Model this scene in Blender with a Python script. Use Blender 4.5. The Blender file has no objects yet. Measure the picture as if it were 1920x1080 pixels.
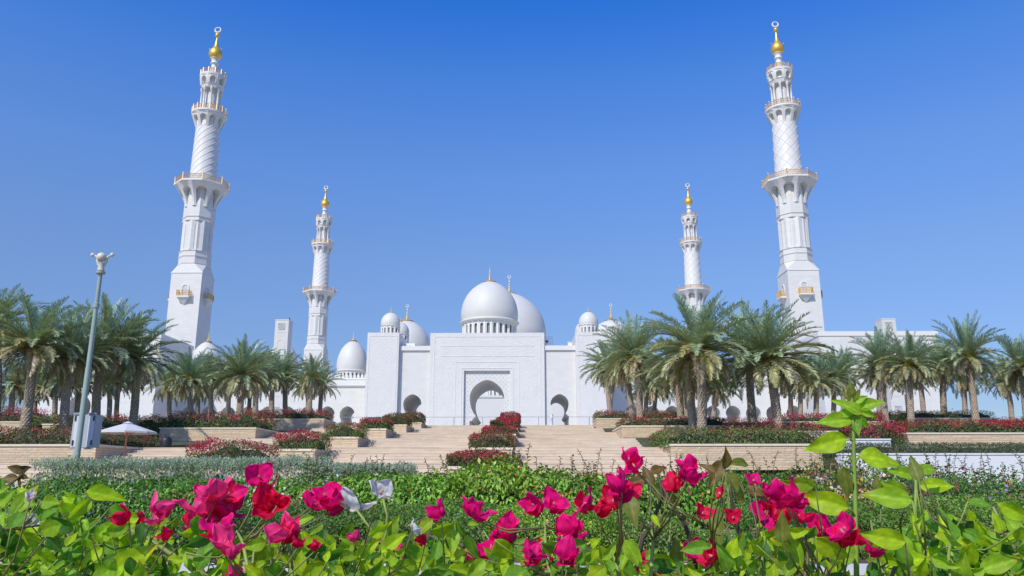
import bpy, math, random
import numpy as np
from math import pi, sin, cos, tan, radians as R
from mathutils import Vector, Matrix
from mathutils.geometry import tessellate_polygon
random.seed(7); rng = np.random.default_rng(7)
S = bpy.context.scene
COL = S.collection
# ------------------------------------------------------------------ camera
EYE = Vector((7.4, 0.0, 1.25)); PITCH = R(13.7); YAW = R(1.02); FPX = 1464.0
cam = bpy.data.cameras.new('camera'); cam_o = bpy.data.objects.new('camera', cam); COL.objects.link(cam_o)
cam.sensor_width = 36; cam.lens = FPX/1920*36; cam.clip_start = .05; cam.clip_end = 6000
cam_o.location = EYE; cam_o.rotation_euler = (pi/2+PITCH, 0, YAW)
S.camera = cam_o
# ------------------------------------------------------------------ sky, sun, exposure
SUN_AZ = R(31); SUN_EL = R(44)        # azimuth left of straight behind the camera
w = bpy.data.worlds.new('World'); S.world = w; w.use_nodes = True
nt = w.node_tree; nt.nodes.clear()
sky = nt.nodes.new('ShaderNodeTexSky'); sky.sky_type = 'NISHITA'; sky.sun_disc = False
sky.sun_elevation = SUN_EL; sky.sun_rotation = R(180)+SUN_AZ
sky.altitude = 0; sky.air_density = 1.0; sky.dust_density = .35; sky.ozone_density = 2.2
hs = nt.nodes.new('ShaderNodeHueSaturation'); hs.inputs['Saturation'].default_value = 1.14; hs.inputs['Value'].default_value = 1.0; hs.inputs['Hue'].default_value = .506
bg = nt.nodes.new('ShaderNodeBackground'); bg.inputs['Strength'].default_value = .15
wo = nt.nodes.new('ShaderNodeOutputWorld')
# clear dry-air correction of the sky by elevation: deeper blue overhead, less glare at the horizon
tcw = nt.nodes.new('ShaderNodeTexCoord'); spw = nt.nodes.new('ShaderNodeSeparateXYZ'); cr = nt.nodes.new('ShaderNodeValToRGB')
el = cr.color_ramp.elements; RS = [(0.0, (.44, .52, .64)), (.077, (.47, .51, .66)), (.264, (.80, .84, .97)), (.371, (.83, .99, 1.23)), (.468, (.62, 1.0, 1.42)), (.553, (.276, .877, 1.57)), (1.0, (.2, .7, 1.5))]
for i, (p_, c_) in enumerate(RS):
    e_ = el[i] if i < 2 else el.new(p_)
    e_.position = p_; e_.color = (c_[0]/2, c_[1]/2, c_[2]/2, 1)
vmw = nt.nodes.new('ShaderNodeVectorMath'); vmw.operation = 'MULTIPLY'; vsw = nt.nodes.new('ShaderNodeVectorMath'); vsw.operation = 'SCALE'; vsw.inputs['Scale'].default_value = 2.0
nt.links.new(tcw.outputs['Generated'], spw.inputs[0]); nt.links.new(spw.outputs[2], cr.inputs[0])
nt.links.new(sky.outputs[0], hs.inputs['Color']); nt.links.new(hs.outputs[0], vmw.inputs[0]); nt.links.new(cr.outputs[0], vmw.inputs[1])
nt.links.new(vmw.outputs[0], vsw.inputs[0]); nt.links.new(vsw.outputs[0], bg.inputs[0]); nt.links.new(bg.outputs[0], wo.inputs[0])
sl = bpy.data.lights.new('sun', 'SUN'); sl.energy = 3.9; sl.angle = R(.5); sl.color = (1, .95, .86)
so = bpy.data.objects.new('sun', sl); COL.objects.link(so)
sv = Vector((-sin(SUN_AZ)*cos(SUN_EL), -cos(SUN_AZ)*cos(SUN_EL), sin(SUN_EL)))
so.rotation_euler = sv.to_track_quat('Z', 'Y').to_euler(); so.location = sv*50
S.view_settings.view_transform = 'Standard'; S.view_settings.look = 'None'
S.view_settings.exposure = 0.0; S.view_settings.gamma = 1

# ------------------------------------------------------------------ helpers
def at(px, py, Y):
    """world point on the plane y=Y seen at photo pixel (1920x1080)"""
    u = px-960; v = 540-py
    h = FPX*cos(PITCH)-v*sin(PITCH); z = FPX*sin(PITCH)+v*cos(PITCH)
    dx = u*cos(YAW)-h*sin(YAW); dy = u*sin(YAW)+h*cos(YAW)
    s = Y/dy
    return Vector((7.4+dx*s, Y, 1.25+z*s))
def tag(o, label=None, cat=None, group=None, kind=None):
    if label: o['label'] = label
    if cat: o['category'] = cat
    if group: o['group'] = group
    if kind: o['kind'] = kind
    return o
def empty(name, loc=(0, 0, 0), rz=0, **k):
    o = bpy.data.objects.new(name, None); COL.objects.link(o); o.location = loc; o.rotation_euler = (0, 0, rz)
    o.empty_display_size = .2
    return tag(o, **k)
class M:
    def __init__(s): s.v = []; s.f = []; s.c = []
    def add(s, vs, fs, col=None):
        n = len(s.v); s.v += [tuple(p) for p in vs]; s.f += [tuple(i+n for i in f) for f in fs]
        if col is not None: s.c += [col]*len(vs)
        return s
    def box(s, x0, x1, y0, y1, z0, z1, col=None):
        return s.add([(x0,y0,z0),(x1,y0,z0),(x1,y1,z0),(x0,y1,z0),(x0,y0,z1),(x1,y0,z1),(x1,y1,z1),(x0,y1,z1)],
                     [(0,3,2,1),(4,5,6,7),(0,1,5,4),(1,2,6,5),(2,3,7,6),(3,0,4,7)], col)
    def lathe(s, prof, n=48, c=(0, 0), a0=0., cap0=False, cap1=False):
        vs = []; fs = []; m = len(prof)
        for r, z in prof:
            for i in range(n):
                a = a0+2*pi*i/n; vs.append((c[0]+r*cos(a), c[1]+r*sin(a), z))
        for j in range(m-1):
            for i in range(n):
                k = (i+1) % n
                fs.append((j*n+i, j*n+k, (j+1)*n+k, (j+1)*n+i))
        if cap0: fs.append(tuple(reversed(range(n))))
        if cap1: fs.append(tuple(range((m-1)*n, m*n)))
        return s.add(vs, fs)
    def tube(s, pts, rad, n=6, col=None, caps=True):
        pts = [Vector(p) for p in pts]; m = len(pts)
        if not hasattr(rad, '__len__'): rad = [rad]*m
        vs = []; fs = []; up = None
        for i, p in enumerate(pts):
            d = (pts[min(i+1, m-1)]-pts[max(i-1, 0)]).normalized()
            if up is None:
                up = Vector((0, 0, 1)) if abs(d.z) < .9 else Vector((1, 0, 0))
            a = d.cross(up).normalized(); b = a.cross(d).normalized(); up = b
            for k in range(n):
                t = 2*pi*k/n; vs.append(p+(a*cos(t)+b*sin(t))*rad[i])
        for i in range(m-1):
            for k in range(n):
                q = (k+1) % n; fs.append((i*n+k, i*n+q, (i+1)*n+q, (i+1)*n+k))
        if caps: fs.append(tuple(reversed(range(n)))); fs.append(tuple(range((m-1)*n, m*n)))
        return s.add(vs, fs, col)
    def ball(s, c, r, n=10, sz=1.):
        prof = [(max(r*sin(pi*i/n), 1e-4), c[2]-r*sz*cos(pi*i/n)) for i in range(n+1)]
        return s.lathe(prof, n*2, (c[0], c[1]))
    def build(s, name, mat, parent=None, smooth=False, **k):
        me = bpy.data.meshes.new(name); me.from_pydata(s.v, [], s.f)
        me.materials.append(mat)
        if s.c and len(s.c) == len(s.v):
            at_ = me.color_attributes.new('Col', 'FLOAT_COLOR', 'POINT')
            arr = np.ones((len(s.v), 4), 'f'); arr[:, :3] = np.array(s.c)[:, :3]
            at_.data.foreach_set('color', arr.ravel())
        if smooth: me.polygons.foreach_set('use_smooth', [True]*len(me.polygons))
        me.update()
        o = bpy.data.objects.new(name, me); COL.objects.link(o)
        if parent: o.parent = parent
        if smooth == 'auto': 
            try: me.set_sharp_from_angle(angle=R(35))
            except Exception: pass
        return tag(o, **k)
def qmesh(name, V, nper, colors, mat, parent=None, **k):
    """V (n, nper, 3) polygons, colors (n,3)"""
    n = V.shape[0]; me = bpy.data.meshes.new(name)
    me.vertices.add(n*nper); me.vertices.foreach_set('co', V.reshape(-1).astype('f'))
    me.loops.add(n*nper); me.loops.foreach_set('vertex_index', np.arange(n*nper, dtype='i'))
    me.polygons.add(n); me.polygons.foreach_set('loop_start', np.arange(0, n*nper, nper, dtype='i'))
    me.polygons.foreach_set('loop_total', np.full(n, nper, 'i'))
    me.materials.append(mat)
    a = me.color_attributes.new('Col', 'FLOAT_COLOR', 'POINT')
    c = np.ones((n, nper, 4), 'f'); c[:, :, :3] = colors[:, None, :]
    a.data.foreach_set('color', c.ravel())
    me.update(calc_edges=True); me.validate()
    o = bpy.data.objects.new(name, me); COL.objects.link(o)
    if parent: o.parent = parent
    return tag(o, **k)
def spline(prof, sub=5):
    P = [Vector((a, b)) for a, b in prof]; out = []
    for i in range(len(P)-1):
        p0 = P[max(i-1, 0)]; p1 = P[i]; p2 = P[i+1]; p3 = P[min(i+2, len(P)-1)]
        for k in range(sub):
            t = k/sub
            out.append(.5*((2*p1)+(p2-p0)*t+(2*p0-5*p1+4*p2-p3)*t*t+(3*p1-p0-3*p2+p3)*t**3))
    out.append(P[-1]); return [(max(p.x, 1e-4), p.y) for p in out]

# ------------------------------------------------------------------ materials
MATS = {}
def mat(name, col, rough=.6, metal=0., bump=None, var=.0, varscale=1., brick=None, spec=.5, stain=0.):
    m = bpy.data.materials.new(name); m.use_nodes = True; t = m.node_tree; N = t.nodes; L = t.links
    p = N['Principled BSDF']; p.inputs['Roughness'].default_value = rough; p.inputs['Metallic'].default_value = metal
    p.inputs['Specular IOR Level'].default_value = spec
    tc = N.new('ShaderNodeTexCoord'); cur = None
    rgb = N.new('ShaderNodeRGB'); rgb.outputs[0].default_value = (*col, 1); cur = rgb.outputs[0]
    if var:
        nz = N.new('ShaderNodeTexNoise'); nz.inputs['Scale'].default_value = varscale; nz.inputs['Detail'].default_value = 6
        nz.inputs['Roughness'].default_value = .65
        L.new(tc.outputs['Object'], nz.inputs['Vector'])
        mr = N.new('ShaderNodeMapRange'); mr.inputs[1].default_value = .3; mr.inputs[2].default_value = .7
        mr.inputs[3].default_value = 1-var; mr.inputs[4].default_value = 1+var
        L.new(nz.outputs[0], mr.inputs[0])
        vm = N.new('ShaderNodeVectorMath'); vm.operation = 'SCALE'
        L.new(cur, vm.inputs[0]); L.new(mr.outputs[0], vm.inputs['Scale']); cur = vm.outputs[0]
    hgt = None
    if brick:   # (course length, course height, mortar, colour contrast, bump)
        mp = N.new('ShaderNodeMapping'); mp.inputs['Rotation'].default_value = (R(90), 0, 0)
        sep = N.new('ShaderNodeSeparateXYZ'); L.new(tc.outputs['Object'], sep.inputs[0])
        ad = N.new('ShaderNodeMath'); ad.operation = 'ADD'; L.new(sep.outputs[0], ad.inputs[0]); L.new(sep.outputs[1], ad.inputs[1])
        cb = N.new('ShaderNodeCombineXYZ'); L.new(ad.outputs[0], cb.inputs[0]); L.new(sep.outputs[2], cb.inputs[1])
        bt = N.new('ShaderNodeTexBrick'); bt.inputs['Scale'].default_value = 1
        bt.inputs['Brick Width'].default_value = brick[0]; bt.inputs['Row Height'].default_value = brick[1]
        bt.inputs['Mortar Size'].default_value = brick[2]; bt.inputs['Mortar Smooth'].default_value = .2
        k = brick[3]
        bt.inputs['Color1'].default_value = (1, 1, 1, 1); bt.inputs['Color2'].default_value = (1-k, 1-k*1.1, 1-k*1.3, 1)
        bt.inputs['Mortar'].default_value = (1-1.5*k, 1-1.6*k, 1-1.8*k, 1)
        L.new(cb.outputs[0], bt.inputs['Vector'])
        mx = N.new('ShaderNodeMix'); mx.data_type = 'RGBA'; mx.blend_type = 'MULTIPLY'; mx.inputs[0].default_value = 1
        L.new(cur, mx.inputs[6]); L.new(bt.outputs['Color'], mx.inputs[7]); cur = mx.outputs[2]
        bw = N.new('ShaderNodeRGBToBW'); L.new(bt.outputs['Color'], bw.inputs[0]); hgt = (bw.outputs[0], brick[4])
    if stain:
        nz = N.new('ShaderNodeTexNoise'); nz.inputs['Scale'].default_value = .35; nz.inputs['Detail'].default_value = 8
        mp = N.new('ShaderNodeMapping'); mp.inputs['Scale'].default_value = (1.6, 1.6, .35)
        L.new(tc.outputs['Object'], mp.inputs[0]); L.new(mp.outputs[0], nz.inputs['Vector'])
        cr = N.new('ShaderNodeMapRange'); cr.inputs[1].default_value = .45; cr.inputs[2].default_value = .75
        cr.inputs[3].default_value = 1; cr.inputs[4].default_value = 1-stain
        L.new(nz.outputs[0], cr.inputs[0])
        vm = N.new('ShaderNodeVectorMath'); vm.operation = 'SCALE'; L.new(cur, vm.inputs[0]); L.new(cr.outputs[0], vm.inputs['Scale']); cur = vm.outputs[0]
    L.new(cur, p.inputs['Base Color'])
    nrm = None
    if hgt:
        b = N.new('ShaderNodeBump'); b.inputs['Strength'].default_value = .6; b.inputs['Distance'].default_value = hgt[1]
        L.new(hgt[0], b.inputs['Height']); nrm = b.outputs[0]
    if bump:    # (kind, scale, distance)
        if bump[0] == 'voronoi':
            tx = N.new('ShaderNodeTexVoronoi'); tx.inputs['Scale'].default_value = bump[1]; o_ = tx.outputs['Distance']
        else:
            tx = N.new('ShaderNodeTexNoise'); tx.inputs['Scale'].default_value = bump[1]; tx.inputs['Detail'].default_value = 5; o_ = tx.outputs[0]
        L.new(tc.outputs['Object'], tx.inputs['Vector'])
        b = N.new('ShaderNodeBump'); b.inputs['Strength'].default_value = .7; b.inputs['Distance'].default_value = bump[2]
        L.new(o_, b.inputs['Height'])
        if nrm: L.new(nrm, b.inputs['Normal'])
        nrm = b.outputs[0]
    if nrm: L.new(nrm, p.inputs['Normal'])
    MATS[name] = m; return m
def leafmat(name, rough=.45, trans=.35, spec=.4, veins=False, tint=(1.1, 1.25, .5)):
    m = bpy.data.materials.new(name); m.use_nodes = True; t = m.node_tree; N = t.nodes; L = t.links
    p = N['Principled BSDF']; out = N['Material Output']; p.inputs['Roughness'].default_value = rough
    p.inputs['Specular IOR Level'].default_value = spec
    ca = N.new('ShaderNodeVertexColor'); ca.layer_name = 'Col'; cur = ca.outputs[0]
    tc = N.new('ShaderNodeTexCoord')
    nz = N.new('ShaderNodeTexNoise'); nz.inputs['Scale'].default_value = 90 if veins else 6; nz.inputs['Detail'].default_value = 3
    L.new(tc.outputs['Object'], nz.inputs['Vector'])
    mr = N.new('ShaderNodeMapRange'); mr.inputs[1].default_value = .3; mr.inputs[2].default_value = .7; mr.inputs[3].default_value = .82; mr.inputs[4].default_value = 1.15
    L.new(nz.outputs[0], mr.inputs[0])
    vm = N.new('ShaderNodeVectorMath'); vm.operation = 'SCALE'; L.new(cur, vm.inputs[0]); L.new(mr.outputs[0], vm.inputs['Scale']); cur = vm.outputs[0]
    L.new(cur, p.inputs['Base Color'])
    tr = N.new('ShaderNodeBsdfTranslucent')
    v2 = N.new('ShaderNodeVectorMath'); v2.operation = 'MULTIPLY'; v2.inputs[1].default_value = tint
    L.new(cur, v2.inputs[0]); L.new(v2.outputs[0], tr.inputs[0])
    mx = N.new('ShaderNodeMixShader'); mx.inputs[0].default_value = trans
    L.new(p.outputs[0], mx.inputs[1]); L.new(tr.outputs[0], mx.inputs[2]); L.new(mx.outputs[0], out.inputs[0])
    if veins:
        b = N.new('ShaderNodeBump'); b.inputs['Strength'].default_value = .35; b.inputs['Distance'].default_value = .002
        L.new(nz.outputs[0], b.inputs['Height']); L.new(b.outputs[0], p.inputs['Normal'])
    return m
WALL = mat('white_marble', (.70, .675, .62), .5, brick=(1.6, .62, .014, .05, .02), var=.025, varscale=.5, stain=.03)
RELIEF = mat('carved_white_stone', (.69, .665, .615), .6, bump=('noise', 3.2, .10), var=.03, varscale=.8, stain=.03, brick=(1.8, .9, .02, .02, .01))
PLAIN = mat('plain_white_plaster', (.72, .695, .64), .55, var=.015, varscale=.6)
DOME = mat('dome_white_marble', (.64, .62, .56), .55, var=.03, varscale=.25, stain=.03, brick=(1.2, .8, .01, .015, .004))
GOLD = mat('gold', (.90, .56, .10), .42, metal=.65)
COPPER = mat('gilded_metal', (.70, .46, .20), .45, metal=.5)
GLASSD = mat('dark_window_glass', (.26, .25, .22), .25)
BEIGE = mat('split_face_sandstone', (.76, .58, .39), .85, brick=(1.1, .10, .012, .22, .05), bump=('noise', 7, .05), var=.09, varscale=2.5)
CAP = mat('sandstone_coping', (.76, .65, .49), .7, var=.06, varscale=3)
STEP = mat('travertine_step', (.73, .595, .445), .6, var=.10, varscale=1.2, brick=(2.6, .05, .005, .17, .004), stain=.1)
PAVE = mat('pale_plaza_marble', (.42, .40, .37), .5, var=.05, varscale=1)
SOIL = mat('dark_soil', (.10, .065, .045), .95, var=.35, varscale=8, bump=('noise', 20, .03))
REDPAVE = mat('red_gravel', (.36, .18, .13), .9, var=.3, varscale=14, bump=('noise', 30, .01))
KERBM = mat('pale_concrete', (.62, .60, .57), .75, var=.08, varscale=5)
SAND = mat('sandy_ground', (.42, .34, .25), .95, var=.15, varscale=.2)
WHITEW = mat('white_painted_wall', (.74, .74, .73), .6, var=.03, varscale=1.5)
TRUNK = mat('palm_bark', (.22, .165, .12), .9, var=.35, varscale=5, bump=('noise', 14, .03))
POLE = mat('grey_green_paint', (.30, .37, .32), .4, var=.06, varscale=4)
CREAM = mat('cream_plastic', (.66, .62, .50), .4)
CABM = mat('grey_cabinet_paint', (.42, .44, .47), .45, var=.04, varscale=3)
DARK = mat('black_metal', (.02, .02, .02), .5)
CANVAS = mat('white_canvas', (.60, .58, .55), .8, var=.03, varscale=4)
ORANGE = mat('orange_wood', (.55, .20, .10), .5, var=.1, varscale=9)
STEEL = mat('steel', (.45, .47, .5), .3, metal=.8)
INKM = mat('grey_inlay_and_hole_shade', (.30, .31, .34), .6)  # grey of the tower emblems and of the shade painted as hole dots
LEAF = leafmat('foliage', .5, .28)
FROND = leafmat('palm_leaflets', .42, .22, .5, tint=(1.1, 1.15, .7))
BIGLEAF = leafmat('broad_leaf', .5, .5, .35, veins=True)
PETAL = leafmat('petal', .55, .4, .25, veins=True, tint=(1.25, .8, 1.0))
STEM = leafmat('green_stem', .5, .05)
# ------------------------------------------------------------------ walls with openings
def slab(m, outer, holes, f, outer_walls=True, back=True):
    """polygon with holes mapped to space by f(u, t, d): d=0 front, d=1 back; adds the reveals of each opening"""
    loops = [outer]+holes
    tris = tessellate_polygon([[Vector((p[0], p[1], 0)) for p in l] for l in loops])
    flat = [p for l in loops for p in l]; n = len(flat)
    vs = [f(p[0], p[1], 0) for p in flat]; fs = [tuple(t) for t in tris]
    m.add(vs, fs)
    if back: m.add([f(p[0], p[1], 1) for p in flat], [tuple(reversed(t)) for t in tris])
    for l in (loops if outer_walls else holes):
        k = len(l); vs = [f(p[0], p[1], 0) for p in l]+[f(p[0], p[1], 1) for p in l]
        m.add(vs, [(i, (i+1) % k, k+(i+1) % k, k+i) for i in range(k)])
def keyhole(cx, cz, r, zb, n=30, dy=0.):
    """horseshoe arch: pointed circle, neck, stepped capital and jambs"""
    pts = [(cx-r, zb)]; zn = cz-r*1.02
    pts += [(cx-r, zn-.30*r), (cx-.86*r, zn-.27*r), (cx-.80*r, zn-.16*r), (cx-.70*r, zn-.08*r)]
    a0 = R(230)
    for i in range(n+1):
        a = a0-(a0-R(-50))*i/n
        x = cos(a)*r; z = sin(a)*r
        if z < 0: z *= 1.33
        else: z = z*1.0+.07*r*max(0, 1-abs(x)/(.55*r))
        pts.append((cx+x, cz+z))
    pts += [(cx+.70*r, zn-.08*r), (cx+.80*r, zn-.16*r), (cx+.86*r, zn-.27*r), (cx+r, zn-.30*r), (cx+r, zb)]
    return pts
def rnd_arch(cx, w, zb, zt, n=10):
    r = w/2; pts = [(cx-r, zb)]
    for i in range(n+1):
        a = pi-pi*i/n; pts.append((cx+r*cos(a), zt-r+r*sin(a)*1.0))
    pts.append((cx+r, zb)); return pts
def wall_xz(m, x0, x1, z0, z1, y0, y1, holes):
    """holes that start at z0 are notched into the outline"""
    out = [(x0, z0)]; inner = []
    for h in sorted(holes, key=lambda h: h[0][0]):
        if abs(h[0][1]-z0) < 1e-6: out += h
        else: inner.append(h)
    out += [(x1, z0), (x1, z1), (x0, z1)]
    slab(m, out, inner, lambda u, t, d: (u, y0+(y1-y0)*d, t))
GP = 6.25   # level of the mosque plaza
DP = spline([(.965, 0), (1.0, .22), (.985, .44), (.935, .67), (.845, .88), (.72, 1.07), (.57, 1.225), (.40, 1.35), (.22, 1.445), (.09, 1.50), (.0, 1.53)], 4)
def finial(parent, x, y, z, h, crescent=False, nm='finial'):
    m = M(); s = h
    pr = [(.40, -.07), (.37, -.02), (.16, .04), (.07, .08), (.05, .13), (.085, .17), (.05, .21), (.035, .27), (.06, .31), (.035, .35), (.028, .42), (.048, .455), (.028, .49), (.022, .58), (.035, .61), (.018, .64), (.012, .78), (.002, .84 if crescent else 1.0)]
    m.lathe([(r*s, z+q*s) for r, q in pr], 14, (x, y))
    o = m.build(nm, GOLD, parent, smooth=True)
    if crescent:
        c = M(); ring(c, x, y, z+.91*s, .085*s, .024*s); c.build('crescent', PLAIN, parent=o)
    return o
def ring(m, x, y, z, r, t, n=24):
    """upright crescent ring facing the camera, thick below and thin on top"""
    vs = []; fs = []; k = 8
    for i in range(n):
        a = 2*pi*i/n; tt = t*(.45+.55*(1-sin(a))/2)
        for j in range(k):
            b = 2*pi*j/k; rr = r-tt*.3+tt*cos(b)
            vs.append((x+rr*cos(a), y+tt*.8*sin(b), z+rr*sin(a)))
    for i in range(n):
        for j in range(k):
            fs.append((i*k+j, ((i+1) % n)*k+j, ((i+1) % n)*k+(j+1) % k, i*k+(j+1) % k))
    m.add(vs, fs)
def dome(parent, x, y, z, r, h_k=1., drum_h=0, nwin=20, fin=0, crescent=False, drum_r=.9, seg=56):
    """onion dome with cornice, finial and a drum with arched windows; z = springing of the dome"""
    m = M(); m.lathe([(a*r, z+b*r*h_k) for a, b in DP], seg, (x, y))
    m.lathe([(r*.9, z-.10*r), (r*.99, z-.085*r), (r*1.035, z-.04*r), (r*1.035, z-.015*r), (r*.98, z+.015*r), (r*.96, z+.04*r), (.5, z+.045*r)], seg, (x, y))
    o = m.build('dome', DOME, parent, smooth=True)
    if fin: finial(o, x, y, z+1.53*r*h_k-.03*r, fin, crescent)
    if drum_h:
        d = M(); rr = r*drum_r; z0 = z-drum_h; z1 = z-.08*r
        hh = z1-z0
        for i in range(nwin):
            a = 2*pi*(i+.5)/nwin; wv = rr*tan(pi/nwin)
            def f(u, t, dd, a=a):
                q = rr-dd*.22*min(1, r/4); return (x+q*cos(a)-u*sin(a)*q/rr, y+q*sin(a)+u*cos(a)*q/rr, t)
            slab(d, [(-wv, z0), (wv, z0), (wv, z1), (-wv, z1)], [rnd_arch(0, wv*.98, z0+.12*hh, z0+.86*hh, 8)], f, outer_walls=False, back=False)
            # engaged colonnette between windows
            a2 = 2*pi*i/nwin; q = rr/cos(pi/nwin)
            d.lathe([(wv*.22, z0), (wv*.2, z1-.15*hh), (wv*.34, z1)], 6, (x+q*cos(a2), y+q*sin(a2)))
        do = d.build('drum', PLAIN, o)
        g = M(); g.lathe([(rr*.965-.2*min(1, r/4), z0), (rr*.965-.2*min(1, r/4), z1)], 32, (x, y)); g.build('window_glass', GLASSD, do)
    return o
def dots(m, x0, x1, z0, z1, y, step, skip):
    k = 0; z = z0
    while z < z1:
        x = x0+(step/2 if k % 2 else 0)
        while x < x1:
            if not skip(x, z):
                s = .10; m.add([(x-s, y, z), (x, y, z-s), (x+s, y, z), (x, y, z+s)], [(0, 1, 2, 3)])
            x += step
        z += step*.5; k += 1
def frame_strip(m, x0, x1, z0, z1, y, w=.12, t=.03, bottom=False):
    m.box(x0, x0+w, y-t, y, z0, z1-w); m.box(x1-w, x1, y-t, y, z0, z1-w); m.box(x0, x1, y-t, y, z1-w, z1)

# ------------------------------------------------------------------ gate building
gate = empty('mosque_gate', (0, 0, 0), label='white carved gate building with tall arched portal facing the stairs', cat='mosque gate')
m = M()
m_out = [(-10.95, GP), (-4.37, GP), (-4.37, 21.17), (4.37, 21.17), (4.37, GP), (10.95, GP), (10.95, 28.47), (-10.95, 28.47)]
slab(m, m_out, [], lambda u, t, d: (u, 148+.56*d, t), back=False)
m.box(-10.949, 10.949, 148.56, 149, 21.3, 28.469)
m.box(-10.94, -4.5, 148.56, 166.9, 20, 28.46); m.box(4.5, 10.94, 148.56, 166.9, 20, 28.46); m.box(-4.5, 4.5, 149, 166.9, 21.3, 28.45)
m.build('portal_wall', RELIEF, gate)
m = M(); wall_xz(m, -4.5, 4.5, GP, 21.3, 148.563, 166.95, [keyhole(0, 16.0, 3.27, GP)]); m.build('portal_arch', WALL, gate)
m = M(); dots(m, -4.15, 4.2, GP+.3, 21, 148.557, .86, lambda x, z: ((x/3.6)**2+((z-16.)/3.75)**2 < 1) or (z < 13 and abs(x) < 3.5)); m.build('hole_shade_dots', INKM, gate, kind='stuff')  # flat dark dots paint the shade inside tiny holes of the recess
m = M(); frame_strip(m, -4.95, 4.95, GP, 21.75, 148, .16, .06); frame_strip(m, -6.1, 6.1, GP, 22.9, 148, .14, .05)
frame_strip(m, -10.2, 10.2, GP, 27.8, 148, .12, .05); m.box(-9, 9, 147.955, 148, 23.9, 24.0); m.box(-9, 9, 147.955, 148, 25.9, 26.0); m.build('portal_frame', PLAIN, gate)
for sx in (-1, 1):
    xa, xb = sorted((sx*10.951, sx*16.9))
    c = sx*13.95-.2
    m = M(); wall_xz(m, xa, xb, GP, 25.15, 148.62, 166.8, [keyhole(c, 14.95, 1.72, GP, 24)])
    m.build('side_wall', WALL, gate)
    m = M(); m.box(xa, xb, 148.28, 166.8, 25.15, 26.02); m.box(xa, xb, 148.45, 148.62, 24.95, 25.15); m.build('cornice', PLAIN, gate)
    xa, xb = sorted((sx*16.905, sx*23.0))
    m = M(); m.box(xa, xb, 147.55, 164, GP, 28.5); m.build('corner_tower', RELIEF, gate)
    m = M(); frame_strip(m, xa+.35, xb-.35, GP, 27.9, 147.55, .1, .05); m.build('tower_frame', PLAIN, gate)
    dome(gate, sx*20.15, 156, 31.35, 1.98, .98, 2.75, 14, 1.3, drum_r=.93, seg=36)
    dome(gate, sx*20.15, 168.3, 31.85, 1.98, .98, 2.75, 14, 1.1, drum_r=.93, seg=36)
dome(gate, -.15, 160, 32.85, 5.98, .99, 4.5, 26, 3.5, drum_r=.92)
# small things on the roof
m = M(); m.box(-16.3, -14.2, 150.2, 152, 26.02, 26.85)
t = m.build('roof_unit', WHITEW, label='low white equipment box on the roof left of the gate', cat='roof unit'); M().box(-15.9, -15.2, 149.6, 150.19, 26.02, 26.45).build('box_lid', WHITEW, t)
m = M(); m.box(15.6, 16.35, 150, 151, 26.02, 26.9); m.box(15.5, 16.45, 149.9, 151.1, 26.9, 27.0)
m.build('roof_vent', WHITEW, label='small white vent block on the roof at the right gate tower', cat='roof vent')
m = M()
for x in (11.3, 12.25, 12.7): 
    for y in (150.5, 151.5): m.tube([(x, y, 26.0), (x, y, 28.2)], .03, 5)
for z in (26.4, 26.9, 27.4, 27.8, 28.15):
    for y in (150.5, 151.5): m.tube([(11.2, y, z), (12.7, y, z)], .03, 5)
    m.tube([(12.7, 150.5, z), (12.7, 151.5, z)], .03, 5)
lad = m.build('roof_scaffold', STEEL, label='white metal rail cage on the roof right of the portal', cat='scaffold')
M().box(11.25, 11.8, 150.3, 150.6, 27.0, 27.35).build('control_box', DARK, lad)

# ------------------------------------------------------------------ arcaded wings with domes
MER = [(-.36, 0), (-.36, .28), (-.2, .36), (-.3, .55), (-.22, .8), (0, 1.12), (.22, .8), (.3, .55), (.2, .36), (.36, .28), (.36, 0)]
def wing(sx, label):
    g = empty('arcade_wing', (0, 0, 0), label=label, cat='arcade')
    xa, xb = sorted((sx*23.01, sx*63.35))
    cs = [sx*(28.95+4.08*i)-.1 for i in range(9) if 28.95+4.08*i < 63]
    m = M(); wall_xz(m, xa, xb, GP, 19.7, 160, 171, [keyhole(c, 13.95, 1.52, GP, 20) for c in cs]); m.build('arcade_wall', WALL, g)
    m = M(); m.box(xa, xb, 159.62, 171.3, 19.7, 20.95); m.box(xa, xb, 159.8, 160, 19.45, 19.7); m.box(xa, xb, 159.55, 160.2, 20.95, 21.07); m.build('cornice', PLAIN, g)
    m = M(); x = xa+.4
    while x < xb-.3:
        slab(m, [(x+p, 21.05+q) for p, q in MER], [], lambda u, t, d: (u, 159.7+.25*d, t)); x += .78
    m.box(xa, xb, 159.68, 159.97, 20.95, 21.35); m.build('battlement', PLAIN, g)
    for c in (30.2, 45.5, 62.2): dome(g, sx*c-.1, 168, 23.75, 3.32, 1.34 if c > 31 else 1.36, 2.8, 22, 2.3 if c < 46 or sx < 0 else 2.3, drum_r=.93, seg=40)
    return g
wing(-1, 'white arcade wing left of the gate with horseshoe arches and battlements')
wing(1, 'white arcade wing right of the gate mostly behind palm trees')
# corner blocks
for sx, lab in ((-1, 'tall plain white corner block in front of the left near minaret'), (1, 'tall plain white corner block in front of the right near minaret')):
    g = empty('corner_pavilion', (sx*74.5, 155, GP), label=lab, cat='pavilion')
    m = M(); wall_xz(m, -11.2, 11.2, 0, 21.4, -7, 8, [keyhole(sx*3, 8.2, 2.2, 0)])
    m.build('wall', WALL, g)
    m = M(); m.box(-11.35, 11.35, -7.15, 8.1, 21.4, 22.28); m.build('parapet', PLAIN, g)
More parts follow.
